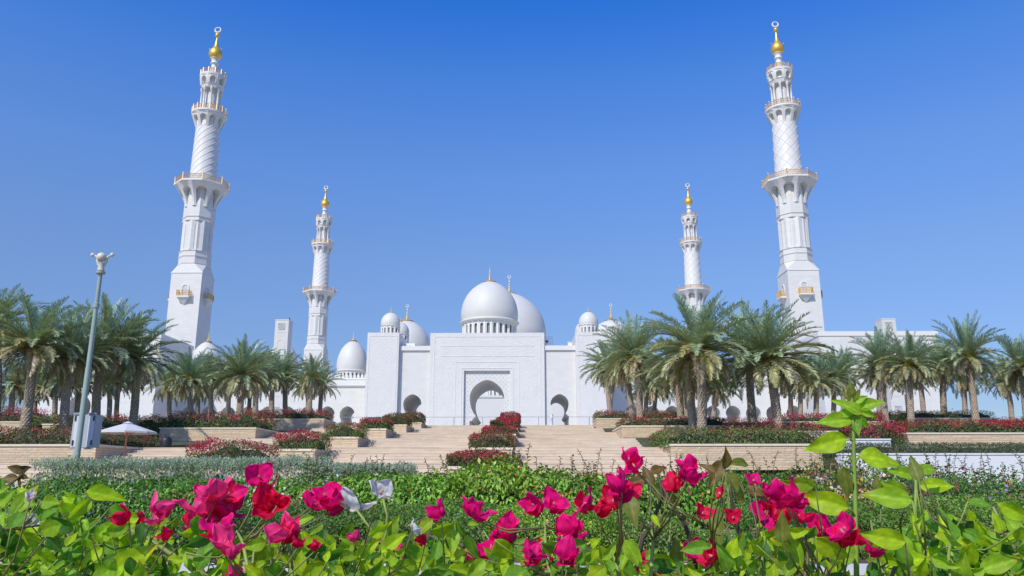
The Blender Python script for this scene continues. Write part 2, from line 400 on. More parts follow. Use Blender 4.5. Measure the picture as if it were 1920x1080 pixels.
# inner court facade seen through the portal, and arcade seen through the arches
g = empty('courtyard_building', (0, 0, 0), label='white inner court building seen through the central arch', cat='building')
m = M(); m.box(-22, 22, 205, 222, GP, 22.05); m.build('wall', PLAIN, g)
m = M(); m.box(-22.2, 22.2, 204.8, 205.0, 21.75, 22.3); m.build('cornice', PLAIN, g)
dome(g, 1.2, 213, 27.2, 5.0, .95, 5.1, 20, 0)
g = empty('courtyard_arcade', (0, 0, 0), label='white courtyard arcade glimpsed through the horseshoe arches', cat='arcade')
for sx in (-1, 1):
    xa, xb = sorted((sx*22.5, sx*70))
    m = M(); wall_xz(m, xa, xb, GP, 14.6, 207, 212, [keyhole(sx*(27+5.2*i), 10.8, 1.5, GP, 16) for i in range(8)]); m.build('arcade_wall', PLAIN, g)
    for i in range(8): dome(g, sx*(27+5.2*i)-.6, 214, 17.3, 2.0, 1., 2.6, 12, 0, seg=24)

# ------------------------------------------------------------------ prayer hall far behind
g = empty('prayer_hall', (0, 0, 0), label='far prayer hall with three great white domes behind the gate', cat='prayer hall')
m = M(); m.box(-62, 62, 300, 372, GP, 40); m.box(-20, 20, 313, 353, 40, 50); m.box(-56, -32, 321, 345, 40, 46); m.box(32, 56, 321, 345, 40, 46); m.build('hall_wall', WALL, g)
dome(g, .3, 333, 58.2, 15.9, .92, 9, 32, 8.2, True)
for sx in (-1, 1): dome(g, sx*44.4+.1, 333, 54.2, 10.3, .90, 8.5, 26, 7.2, True)

# ------------------------------------------------------------------ minarets
def niche_ring(m, n, z0, z1, rad, core, circ, hw=.62, h0=.1, h1=.75, sub=6, arch_h=None, phase=0.):
    """n facets from z0 to z1, outer radius rad(t); each holds an arched recess going in to radius core"""
    for i in range(n):
        a = 2*pi*(i+.5)/n+phase; k = tan(pi/n)
        def f(u, t, d, a=a):
            z = z0+(z1-z0)*t; r = rad(t)
            if d: r = min(r, core(t))
            if circ: b = a+u*pi/n; return (r*cos(b), r*sin(b), z)
            lat = u*rad(t)*k if not d else u*rad(t)*k
            return (r*cos(a)-lat*sin(a), r*sin(a)+lat*cos(a), z)
        ts = [j/sub for j in range(sub+1)]
        us = [-1+2*j/4 for j in range(5)]
        outer = [(u, 0) for u in us]+[(1, t) for t in ts[1:]]+[(u, 1) for u in reversed(us[:-1])]+[(-1, t) for t in reversed(ts[1:-1])]
        w_ = hw; r0 = (z1-z0); zt = h1
        ah = arch_h if arch_h else w_*rad(.6)*k/(z1-z0)
        hole = [(-w_, h0+(zt-ah-h0)*j/4) for j in range(5)]
        hole += [(w_*cos(pi-pi*j/10), zt-ah+ah*sin(pi-pi*j/10)) for j in range(1, 10)]
        hole += [(w_, h0+(zt-ah-h0)*(4-j)/4) for j in range(5)]
        slab(m, outer, [hole], f, outer_walls=False, back=False)
def ngon(m, n, prof, cap=True): m.lathe([(r/cos(pi/n), z) for r, z in prof], n, a0=pi/n if n == 8 else 0, cap1=cap)
def railing(parent, n, r, z, h, lamps=True):
    m = M(); R_ = r/cos(pi/n) if n == 8 else r; off = pi/n if n == 8 else 0
    P = [(R_*cos(off+2*pi*i/n), R_*sin(off+2*pi*i/n)) for i in range(n)]
    for i in range(n):
        a = Vector(P[i]); b = Vector(P[(i+1) % n]); L = (b-a).length
        for zz, t in ((.12*h, .05), (.5*h, .03), (.93*h, .07)):
            m.tube([(a.x, a.y, z+zz), (b.x, b.y, z+zz)], t, 4)
        q = max(2, int(L/.42))
        for j in range(q):
            c = a.lerp(b, j/q); d = a.lerp(b, (j+1)/q)
            m.tube([(c.x, c.y, z), (c.x, c.y, z+.93*h)], .035, 4)
            m.tube([(c.x, c.y, z+.12*h), (d.x, d.y, z+.9*h)], .028, 4); m.tube([(d.x, d.y, z+.12*h), (c.x, c.y, z+.9*h)], .028, 4)
        m.box(a.x-.11, a.x+.11, a.y-.11, a.y+.11, z, z+h*1.05)
    o = m.build('railing', COPPER, parent)
    if lamps:
        l = M()
        for p in P: l.ball((p[0], p[1], z+h*1.05+.16), .17, 4)
        l.build('lamp_globes', PLAIN, o, smooth=True)
def minaret(x, y, rz, label, twist, spin=1):
    g = empty('minaret', (x, y, GP), 0, label=label, cat='minaret', group='four minarets of the mosque')
    z = lambda a: a-GP
    m = M(); m.box(-3.6, 3.6, -3.6, 3.6, 0, z(47.7)); m.build('square_base', WALL, g)
    m = M(); m.box(-3.71, 3.71, -3.71, 3.71, z(47.7), z(48.0)); m.build('string_course', PLAIN, g)
    # chamfered transition from square to octagon
    a = 3.58; b = 3.41; k = b*tan(pi/8); vs = []; zz = z(48.0); zt = z(50.1)
    sq = [(-a, -a), (a, -a), (a, a), (-a, a)]
    oc = [(-k, -b), (k, -b), (b, -k), (b, k), (k, b), (-k, b), (-b, k), (-b, -k)]
    vs = [(p[0], p[1], zz) for p in sq]+[(p[0], p[1], zt) for p in oc]
    fs = [(0, 1, 5, 4), (1, 6, 5), (1, 2, 7, 6), (2, 8, 7), (2, 3, 9, 8), (3, 10, 9), (3, 0, 11, 10), (0, 4, 11)]
    m = M(); m.add(vs, fs); m.build('transition', WALL, g)
    m = M(); ngon(m, 8, [(3.36, z(50.1)), (3.36, z(53.4))]); niche_ring(m, 8, z(53.4), z(60.8), lambda t: 3.35, lambda t: 3.21, False, .42, .06, .88)
    ngon(m, 8, [(3.205, z(53.3)), (3.205, z(60.9))]); ngon(m, 8, [(3.35, z(60.8)), (3.30, z(66.5))], False)
    m.build('octagonal_shaft', WALL, g)
    for zb in (50.1, 51.9, 53.2, 60.7, 61.7):
        m = M(); ngon(m, 8, [(3.2, z(zb)), (3.48, z(zb)+.02), (3.52, z(zb)+.16), (3.2, z(zb)+.2)]); m.build('moulding', PLAIN, g)
    m = M(); niche_ring(m, 8, z(64.4), z(69.85), lambda t: 3.34+2.40*t**1.7, lambda t: 3.26, False, .64, .08, .84)
    ngon(m, 8, [(3.24, z(64.3)), (3.24, z(69.8))])
    ngon(m, 8, [(3.2, z(69.84)), (5.74, z(69.85)), (5.92, z(69.95)), (5.92, z(70.35)), (2, z(70.36))])
    o = m.build('lower_gallery', PLAIN, g); railing(o, 8, 5.72, z(70.36), 1.35)
    m = M(); m.lathe([(3.25, z(70.3)), (3.1, z(70.8)), (2.82, z(86))], 48)
    sh = m.build('round_shaft', PLAIN, g, smooth=True)
    m = M(); nr = 10 if twist != 'lattice' else 8; dirs = (spin,) if twist == 'spiral' else (1, -1)
    for d in dirs:
        for i in range(nr):
            pts = []
            for j in range(57):
                t = j/56; aa = 2*pi*i/nr+d*t*(5.6 if twist == 'spiral' else 4.6); rr = 3.1-.28*t+.01
                pts.append((rr*cos(aa), rr*sin(aa), z(70.8)+t*(86-70.8)))
            m.tube(pts, .055, 5, caps=False)
    m.build('ribs', PLAIN, sh, smooth=True)
    m = M(); niche_ring(m, 10, z(85.3), z(88.9), lambda t: 2.84+1.35*t**1.15*(1.12-.12*t), lambda t: 2.86, True, .66, .04, .80, 8)
    m.lathe([(2.82, z(85.2)), (2.84, z(88.9))], 40)
    m.lathe([(2.5, z(88.89)), (4.1, z(88.9)), (4.22, z(89.05)), (4.22, z(89.5)), (1, z(89.52))], 40)
    o = m.build('middle_gallery', PLAIN, g); railing(o, 16, 4.05, z(89.52), 1.3)
    m = M(); m.lathe([(1.5, z(89.5)), (1.5, z(96.4))], 24); m.build('lantern_core', PLAIN, g, smooth=True)
    for i in range(8):
        aa = 2*pi*(i+.5)/8; c = (2.25*cos(aa), 2.25*sin(aa)); m = M()
        m.lathe([(.4, z(89.5)), (.4, z(90.0)), (.27, z(90.1)), (.25, z(95.3)), (.4, z(95.5)), (.42, z(96.2))], 10, c); m.build('column', PLAIN, g, smooth=True)
    m = M(); niche_ring(m, 8, z(96.1), z(99.4), lambda t: 2.45+.72*(1-(1-t)**2), lambda t: 2.1, True, .6, .30, .84, 8)
    m.lathe([(1.2, z(96.08)), (2.47, z(96.1))], 32); m.lathe([(2.1, z(96.1)), (2.1, z(99.4))], 32)
    m.lathe([(2.4, z(99.38)), (3.17, z(99.4)), (3.2, z(99.9)), (.6, z(99.95))], 32)
    o = m.build('upper_gallery', PLAIN, g); railing(o, 12, 3.0, z(99.92), 1.2, False)
    m = M(); m.lathe(spline([(1.05, z(99.9)), (.95, z(101.6)), (1.0, z(102.0)), (.78, z(102.5)), (.72, z(103.2)), (1.05, z(103.6)), (.8, z(104.0)), (.85, z(104.6)), (1.15, z(105.0))], 3), 20, cap1=True)
    m.build('neck', PLAIN, g, smooth=True)
    m = M(); m.lathe(spline([(.9, z(104.85)), (1.42, z(105.5)), (1.62, z(106.3)), (1.45, z(107.1)), (1.0, z(107.75)), (.62, z(108.4)), (.40, z(109.2)), (.27, z(110.2)), (.2, z(111.0)), (.42, z(111.3)), (.55, z(111.75)), (.4, z(112.1)), (.14, z(112.3)), (.12, z(112.5))], 4), 24)
    for sx in (-1, 1): m.ball((sx*1.5, -.3, z(107.7)), .16, 3)
    o = m.build('finial', GOLD, g, smooth=True)
    c = M(); ring(c, 0, 0, z(113.25), .78, .26, 28); c.build('crescent', PLAIN, o, smooth=True)
    # four balconies on the square base
    for q in range(4):
        mt = Matrix.Rotation(q*pi/2, 3, 'Z')
        def rot(mm): mm.v = [tuple(mt @ (Vector(p)+Vector((0, .4, 0)))) for p in mm.v]; return mm
        zb = z(41.7); m = M()
        m.add([(-1.35, -5.1, zb), (1.35, -5.1, zb), (1.35, -4.001, zb), (-1.35, -4.001, zb), (0, -4.001, zb-1.7)], [(0, 1, 4), (1, 2, 4), (3, 0, 4), (0, 3, 2, 1)])
        m.box(-1.5, 1.5, -5.25, -4.001, zb, zb+.35); o = rot(m).build('balcony', PLAIN, g)
        m = M(); pts = [(-1.4, -4.05), (-1.4, -5.15), (1.4, -5.15), (1.4, -4.05)]
        for i in range(3):
            p = Vector(pts[i]); p2 = Vector(pts[i+1])
            for zz in (.15, .75, 1.35): m.tube([(p.x, p.y, zb+.35+zz), (p2.x, p2.y, zb+.35+zz)], .05, 4)
            q_ = 8 if i == 1 else 3
            for j in range(q_+1):
                c_ = p.lerp(p2, j/q_); m.tube([(c_.x, c_.y, zb+.35), (c_.x, c_.y, zb+1.72)], .05 if j % 4 else .09, 4)
        rot(m).build('railing', GOLD, o)
        m = M(); slab(m, rnd_arch(0, 1.9, zb+.35, zb+3.5), [rnd_arch(0, 1.3, zb+.35, zb+3.15)], lambda u, t, d: (u, -4.15+.148*d, t), back=False)
        rot(m).build('door_frame', PLAIN, g)
        m = M(); pa = rnd_arch(0, 1.32, zb+.36, zb+3.16); slab(m, pa, [], lambda u, t, d: (u, -4.03+.02*d, t), back=False); rot(m).build('door', CAPD, g)
    return g
CAPD = mat('shaded_door_panel', (.55, .55, .58), .5)
minaret(-71.4, 178, 0, 'tall near minaret at left with spiral ribbed upper shaft', 'spiral', 1)
minaret(71.1, 178, 0, 'tall near minaret at right with diamond lattice upper shaft', 'lattice')
minaret(-71.5, 290, 0, 'smaller looking far minaret standing left of the domes', 'spiral', 1)
minaret(71.3, 290, 0, 'smaller looking far minaret rising behind the big palm crowns', 'lattice')

# ------------------------------------------------------------------ two slender towers with square emblem
def emblem(m, s, y):
    """square maze-like emblem of concentric bars"""
    B = [(-1, 1, .86, 1), (-1, .3, -1, -.86), (-1, -.86, -.5, .8), (.86, 1, -1, .6), (-.65, .7, .5, .64), (-.65, -.51, -.7, .3), (-.4, .65, -.7, -.56), (.51, .65, -.5, .3), (-.3, .3, .16, .3), (-.3, -.16, -.3, .2), (-.16, .3, -.3, -.18), (-.05, .08, -.06, .08), (.5, .9, -.9, -.76), (-.9, -.5, .72, .8)]
    for x0, x1, z0, z1 in B: m.box(x0*s, x1*s, y-.03, y, z0*s, z1*s)
def thin_tower(x, y, h, label):
    g = empty('slender_tower', (x, y, GP), label=label, cat='tower')
    m = M(); m.box(-1.06, 1.06, -1.06, 1.06, 0, h-.12); m.build('shaft', WALL, g)
    m = M(); m.box(-1.1, 1.1, -1.1, 1.1, h-.12, h); m.box(-.62, .62, -1.1, -1.06, h-2.1, h-2.06); m.build('coping', PLAIN, g)
    for zc in (h-1.15, 5.1):
        m = M(); emblem(m, .52, -1.064); o = m.build('emblem', INKM, g); o.location = (-.02, 0, zc)
    m = M(); slab(m, rnd_arch(0, 1.3, h-12, h-3.1), [rnd_arch(0, 1.1, h-11.9, h-3.25)], lambda u, t, d: (u, -1.1+.035*d, t), back=False); m.build('arch_relief', PLAIN, g)
    return g
tl = thin_tower(-30.9, 121, 19.3, 'slender white square tower with maze emblem, behind palms at left')
M().box(.75, .9, -.1, .05, 19.3, 19.75).build('top_light', DARK, tl)
thin_tower(63.7, 121, 19.15, 'slender white square tower with maze emblem, behind palms at right')
# ------------------------------------------------------------------ ground, stairs, terraces
COVER = mat('ground_cover', (.075, .085, .035), .95, var=.5, varscale=2.5, bump=('noise', 6, .2))
def Z(r): return r+1.25
XL, XR = -1.9, 13.85
TL = [(22.6, .8), (33.35, .9), (33.36, 2.5), (44, 3.1), (53.2, 3.7), (62, 4.9), (72.7, 5.6), (77, 6.3), (110, 6.5)]
TR = [(22.6, .8), (35.15, 1.3), (35.16, 2.5), (44.8, 2.75), (46, 3.3), (53.2, 3.9), (62, 4.8), (66, 5.3), (72.7, 5.7), (77, 6.2), (110, 6.5)]
def levels(y, right=False):    # ground of the planted slopes
    return float(np.interp(y, [a for a, b in (TR if right else TL)], [b for a, b in (TR if right else TL)]))
m = M(); m.box(-2500, 2500, -60, 3500, -3, 0); m.build('ground', SAND, kind='structure')
m = M(); m.box(-160, 170, 77.3, 420, 2, GP); m.build('plaza', PAVE, kind='structure')
# staircase: flights of six low steps with long landings, over the whole public width
m = M(); z = 0.0; N6 = 6
flights = [(18.9, 0.0, .85, 5), (23.3, .85, 1.75, 6), (33.2, 1.75, 2.65, 6), (43.1, 2.65, 3.55, 6), (53, 3.55, 4.45, 6), (62.9, 4.45, 5.35, 6), (72.8, 5.35, 6.25, 6)]
for yf, za, zb, n in flights:
    rs = (zb-za)/n
    for i in range(n):
        y0 = yf+i*.75; z1 = za+rs*(i+1)
        y1 = y0+.75 if i < n-1 else yf+9.9 if yf > 19 else 23.3
        if yf > 72 and i == n-1: y1 = 77.3
        m.box(-10.7, XR, y0+.012, y1+.012, -.5, z1-.03); m.box(-10.7, XR, y0, y1+.001*i, z1-.03, z1)
m.build('staircase', STEP, kind='structure')
def terrace(name, x0, x1):
    m = M(); T = TR if x0 > 0 else TL; n = len(T)
    vs = [(x, y, z_) for x in (x0, x1) for y, z_ in [(T[0][0], -.5)]+T+[(T[-1][0], -.5)]]; k = n+2
    m.add(vs, [(i, i+1, k+i+1, k+i) for i in range(k-1)]+[tuple(range(k-1, -1, -1)), tuple(range(k, 2*k))])
    m.build(name, COVER, kind='structure')
terrace('garden_terrace', -75, -10.72); terrace('garden_terrace', 13.87, 90)
def planter(label, x0, x1, y0, y1, zb, zt, slope_l=0., slope_r=0., group='stone planter walls beside the stairs', name='planter_wall'):
    """retaining wall box: split-face body and smooth coping"""
    g = empty(name, ((x0+x1)/2, y0, zb), label=label, cat='planter', group=group)
    c = Vector(g.location); m = M(); t = .3
    H = zt-.09-zb; W = (x1-x0)/2; D = y1-y0
    m.box(-W, W, 0, t, 0, H); m.box(-W, -W+t, t, D, 0, H); m.box(W-t, W, t, D, 0, H)
    m.build('stone_wall', BEIGE, g)
    m = M(); o = .04
    m.box(-W-o, W+o, -o, t, H, H+.09); m.box(-W-o, -W+t, t, D, H, H+.09); m.box(W-t, W+o, t, D, H, H+.09); m.build('coping', CAP, g)
    m = M(); m.box(-W+t, W-t, t, D-.02, .05, H-.08); m.build('soil', SOIL, g)
    return g
# stepped planters along the left edge of the main stairs (top to bottom)
LP = [(-2.27, 1.9, 72.8, 5.35, 6.27), (-2.14, 1.9, 62.9, 4.45, 5.42), (-2.0, 1.75, 53, 3.55, 4.5), (-1.76, 1.8, 43.1, 2.6, 3.45), (-1.45, 1.75, 33.2, 1.7, 2.45), (-1.85, 2.3, 27.0, 1.0, 1.75)]
ORD = ['topmost', 'second from the top', 'third from the top', 'fourth from the top', 'fifth from the top', 'lowest']
for (xr, wd, yf, zb, zt), od in zip(LP, ORD):
    planter('%s stepped stone planter on the left edge of the wide stairs' % od, xr-wd, xr, yf, yf+4.4, zb, zt)
CP = [(72.8, 6.3), (62.9, 5.4), (53, 4.5), (43.1, 3.6), (33.2, 2.5), (23.8, 1.6)]
for (yf, zt), od in zip(CP, ORD):
    planter('%s stone planter in the row down the middle of the stairs' % od, 5.1, 6.8, yf, yf+4.4, zt-1.0, zt, group='stone planters down the middle of the stairs')
# big planter walls
BW = [(-45, -10.7, 33.2, 39.0, 1.0, 2.65, 'long beige stone retaining wall at the far left behind the lamp pole'),
      (-17.3, -10.8, 53, 58.6, 3.4, 4.58, 'beige stone planter wall under palms left of the walkway, middle level'),
      (-19, -11.3, 72.8, 77.2, 5.3, 6.62, 'upper beige stone planter wall behind the walkway, left of the gate'),
      (-36, -28.7, 56, 60, 4.2, 5.22, 'small beige planter wall at the left picture edge'),
      (-27.2, -24.9, 56, 60, 4.2, 5.05, 'small beige planter wall just left of the lamp pole'),
      (-22.8, -21.3, 56, 60, 4.2, 5.05, 'short beige planter wall above the white parasol'),
      (13.9, 21.6, 72.8, 77.2, 5.3, 6.62, 'upper beige planter wall right of the stairs, nearest the gate'),
      (13.8, 20.9, 53, 58.6, 3.4, 4.68, 'middle beige planter wall right of the stairs'),
      (13.75, 20.3, 35, 40.5, 1.6, 2.72, 'large lower beige planter wall right of the stairs'),
      (28.6, 36.2, 45, 50.5, 2.8, 3.75, 'long beige planter wall at right under red bougainvillea'),
      (36.4, 46, 47, 51, 3.0, 3.95, 'beige planter wall at the right picture edge'),
      (26.8, 34.3, 60, 65, 4.6, 5.42, 'beige planter wall half hidden behind the tall leafy shoot'),
      (39.2, 46.5, 66, 71, 5.3, 6.12, 'upper beige planter wall below the far right palms')]
for x0, x1, y0, y1, zb, zt, lab in BW: planter(lab, x0, x1, y0, y1, zb, zt, group='beige garden retaining walls')
# white garden walls
def white_wall(label, x0, x1, y, zb, zt, th=.35):
    g = empty('garden_wall', ((x0+x1)/2, y, zb), label=label, cat='wall', group='low white garden walls')
    W = (x1-x0)/2; M().box(-W, W, 0, th, 0, zt-zb-.06).build('wall', WHITEW, g); M().box(-W-.02, W+.02, -.03, th+.03, zt-zb-.06, zt-zb).build('coping', WHITEW, g)
white_wall('long low white wall behind the shrubs at right', 18.6, 40, 28.6, .8, 2.12)
white_wall('short white wall strip below the clipped hedge end at right', 20.2, 22.4, 33, 2.0, 2.84)
white_wall('small white wall strip between hedges at right centre', 20.6, 23.4, 41, 2.7, 3.62)
# raised bed kerb, path, foreground kerb
m = M(); m.box(-30, 40, 15.6, 17.0, -.2, .06); m.build('path', KERBM, kind='structure')
m = M(); m.box(-30, 40, 11.15, 12.3, -.2, .03); m.build('gravel_strip', REDPAVE, kind='structure')
g = empty('kerb', (0, 10.6, 0), label='pale concrete kerb along the front flower bed', cat='kerb')
m = M(); m.box(-25, 35, 0, .5, -.2, .14); m.build('kerb_stone', KERBM, g)
g = empty('bed_edge', (5, 17, 0), label='low beige edging wall in front of the tall shrubs', cat='edging')
m = M(); m.box(-30, 32, 0, .25, -.2, .2); m.build('edging_stone', CAP, g)
m = M(); m.box(-30, 38, 17.25, 22.6, -.2, .12); m.build('flower_bed', SOIL, kind='structure')
m = M(); m.box(-30, 38, 12.3, 15.6, -.2, .05); m.build('flower_bed', SOIL, kind='structure')
m = M(); m.box(-25, 35, -2, 10.6, -.2, .05); m.build('flower_bed', SOIL, kind='structure')

# plaza-edge rail
g = empty('plaza_railing', (0, 77.6, GP), label='thin metal and glass railing along the top of the stairs', cat='railing')
m = M(); m.tube([(-11, 0, .86), (13.9, 0, .86)], .022, 5); m.build('handrail', STEEL, g)
for px in (640, 851, 905, 1010, 1105):
    x = at(px, 790, 77.6).x; m = M(); m.box(x-.03, x+.03, -.03, .03, 0, .85); m.build('post', STEEL, g)
for px, lab in ((1034, 'small white bollard at the top of the stairs before the right arch'),):
    p = at(px, 795, 79.5); m = M(); m.lathe([(.16, 0), (.15, .8), (.2, .86), (.2, .95), (.1, 1.12), (.0, 1.2)], 14)
    o = m.build('bollard', WHITEW, smooth=True, label=lab, cat='bollard'); o.location = (p.x, 79.5, GP)

# ------------------------------------------------------------------ lamp pole, cabinet, parasol, bag
g = empty('lamp_pole', (-5.1, 22, .1), label='tall grey green pole with cream globe head at left', cat='lamp pole')
m = M(); m.lathe([(.10, 0), (.085, .5), (.076, 4.2), (.068, 4.25), (.062, 5.95), (.088, 5.97), (.088, 6.1), (.062, 6.12), (.058, 6.98), (.13, 7.0), (.13, 7.06), (0, 7.07)], 18)
m.tube([(-.15, 0, 5.98), (.15, 0, 5.98)], .02, 5); m.build('pole', POLE, g, smooth='auto')
m = M(); m.lathe([(.07, 7.06), (.10, 7.1), (.085, 7.25), (.12, 7.32)], 14)
for s in (-1, 1): m.tube([(s*.08, 0, 7.25), (s*.13, 0, 7.38), (s*.15, -.01, 7.5), (s*.24, -.01, 7.56)], [.04, .045, .035, .03], 7)
m.build('head_bracket', CREAM, g, smooth='auto')
for c, r in (((0, -.06, 7.49), .135), ((-.29, -.02, 7.57), .062), ((.29, -.02, 7.57), .062)):
    m = M(); m.ball(c, r, 9); m.build('globe', CREAM, g, smooth=True)
g2 = empty('equipment_cabinet', (-5.05, 22.3, 2.1), label='grey metal cabinet strapped behind the green pole', cat='cabinet')
m = M(); m.box(-.46, .20, 0, .34, 0, .92); m.build('body', CABM, g2)
m = M(); m.box(-.40, -.14, -.02, -.002, .02, .9); m.box(.0, .17, -.02, -.002, .02, .9); m.build('door_panel', mat('pale_grey_panel', (.62, .63, .66), .4), g2)
for x0 in (-.45, -.03):
    for zz in (-.05, .92): M().box(x0, x0+.23, -.06, .0, zz, zz+.05).build('bracket', STEEL, g2)
for x0 in (-.40, .13):
    for zz in (.06, .74): M().box(x0, x0+.035, -.045, -.021, zz, zz+.14).build('hinge', DARK, g2)
g = empty('parasol', (-8.85, 32, .85), label='white square parasol on orange wooden pole before the stone wall', cat='parasol')
m = M(); m.tube([(0, 0, 0), (0, 0, 2.6)], .035, 8); m.tube([(0, 0, 0), (0, 0, .06)], .28, 16); m.build('pole', ORANGE, g)
m = M(); apex = (0, 0, 2.62); cs = [(1.1*cos(pi/8+i*pi/4)*1.02, 1.1*sin(pi/8+i*pi/4)*1.02, 2.24) for i in range(8)]
vs = [apex]+cs+[(c[0]*1.002, c[1]*1.002, 2.17) for c in cs]
m.add(vs, [(0, 1+i, 1+(i+1) % 8) for i in range(8)]+[(1+i, 9+i, 9+(i+1) % 8, 1+(i+1) % 8) for i in range(8)])
m.lathe([(.22, 2.57), (.12, 2.62), (.0, 2.67)], 8); m.build('canopy', CANVAS, g)
for c in cs:
    m = M(); m.tube([(c[0]*.98, c[1]*.98, 2.215), (0, 0, 2.56)], .014, 4); m.tube([(c[0]*.5, c[1]*.5, 2.37), (0, 0, 2.05)], .012, 4); m.build('rib', ORANGE, g)
p = at(311, 838, 37.5); m = M(); m.lathe(spline([(.02, 0), (.24, .03), (.27, .2), (.24, .42), (.14, .52), (.05, .55)], 3), 12)
o = m.build('black_bag', DARK, smooth=True, label='black bag leaning at the end of the hedge near the parasol', cat='bag'); o.location = p+Vector((0, 0, -.05))
m = M(); m.tube([(-.1, 0, .5), (-.06, 0, .62), (.06, 0, .62), (.1, 0, .5)], .015, 5); m.build('handle', DARK, o)
# ------------------------------------------------------------------ vegetation helpers
BARK = leafmat('palm_bark_scales', .9, 0.0, .2)
def norm(a): return a/np.maximum(np.linalg.norm(a, axis=-1, keepdims=True), 1e-9)
def leaf_quads(P, D, Nn, L, W, fold=.18):
    """rhombic folded leaves: base, side, tip, side"""
    D = norm(D); B = norm(np.cross(D, Nn)); Nn = norm(np.cross(B, D))
    L = L[:, None]; W = W[:, None]
    return np.stack([P, P+D*L*.42+B*W*.5+Nn*L*fold, P+D*L, P+D*L*.42-B*W*.5+Nn*L*fold], 1)
def wob(x, y, s):
    r = np.random.default_rng(s); o = 0
    for k in range(5):
        a, b, c = r.uniform(.5, 3.2), r.uniform(.5, 3.2), r.uniform(0, 6.3); o = o+np.sin(a*x+b*y+c)
    return o/5
def shrub_points(n, x0, x1, y0, y1, z0, h, seed, rag=.3):
    r = np.random.default_rng(seed)
    W, D = x1-x0, y1-y0
    areas = np.array([W*D*.55, W*h*1.25, D*h, D*h, W*h*.2]); pick = r.choice(5, n, p=areas/areas.sum())
    u, v, dpt = r.random(n), r.random(n), r.random(n)**1.6
    x = x0+u*W; y = y0+v*D; zf = np.ones(n)
    nx = np.zeros(n); ny = np.zeros(n); nz = np.ones(n)
    ins = .22*min(W, D, 1.6)
    f = pick == 1; y[f] = y0+dpt[f]*ins; zf[f] = v[f]; ny[f] = -1; nz[f] = .35
    f = pick == 2; x[f] = x0+dpt[f]*ins; zf[f] = u[f]; nx[f] = -1; nz[f] = .35
    f = pick == 3; x[f] = x1-dpt[f]*ins; zf[f] = u[f]; nx[f] = 1; nz[f] = .35
    f = pick == 4; y[f] = y1-dpt[f]*ins; zf[f] = v[f]; ny[f] = 1; nz[f] = .35
    f = pick == 0; zf[f] = 1-dpt[f]*.3
    top = 1+rag*wob(x*1.5, y*1.5, seed)+rag*.4*wob(x*5, y*5, seed+1)
    # rounded shoulders
    e = np.minimum(np.minimum(x-x0, x1-x)/max(.25*min(W, 2), .01), np.minimum(y-y0, y1-y)/max(.25*min(D, 2), .01)); e = np.clip(e, 0, 1)
    bul = .68+.32*np.sqrt(e)
    x = x+nx*(.12*wob(y*3, zf*4, seed+3)); y = y+ny*(.14*wob(x*3, zf*4, seed+4))*min(1, D)
    z = z0+zf*h*top*bul
    N = norm(np.stack([nx, ny, nz], 1)+r.normal(0, .5, (n, 3)))
    return np.stack([x, y, z], 1), N, zf, r
def colmix(r, n, cols, var=.35):
    c = np.array(cols)[r.integers(0, len(cols), n)]
    return c*(1+r.uniform(-var, var, (n, 1)))*(1+r.uniform(-.08, .08, (n, 3)))
GR = [(0.144, 0.216, 0.054), (0.108, 0.174, 0.048), (0.192, 0.252, 0.066)]
RED = [(.46, .035, .06), (.58, .04, .10), (.36, .045, .06), (.40, .08, .06)]
GID = [0]
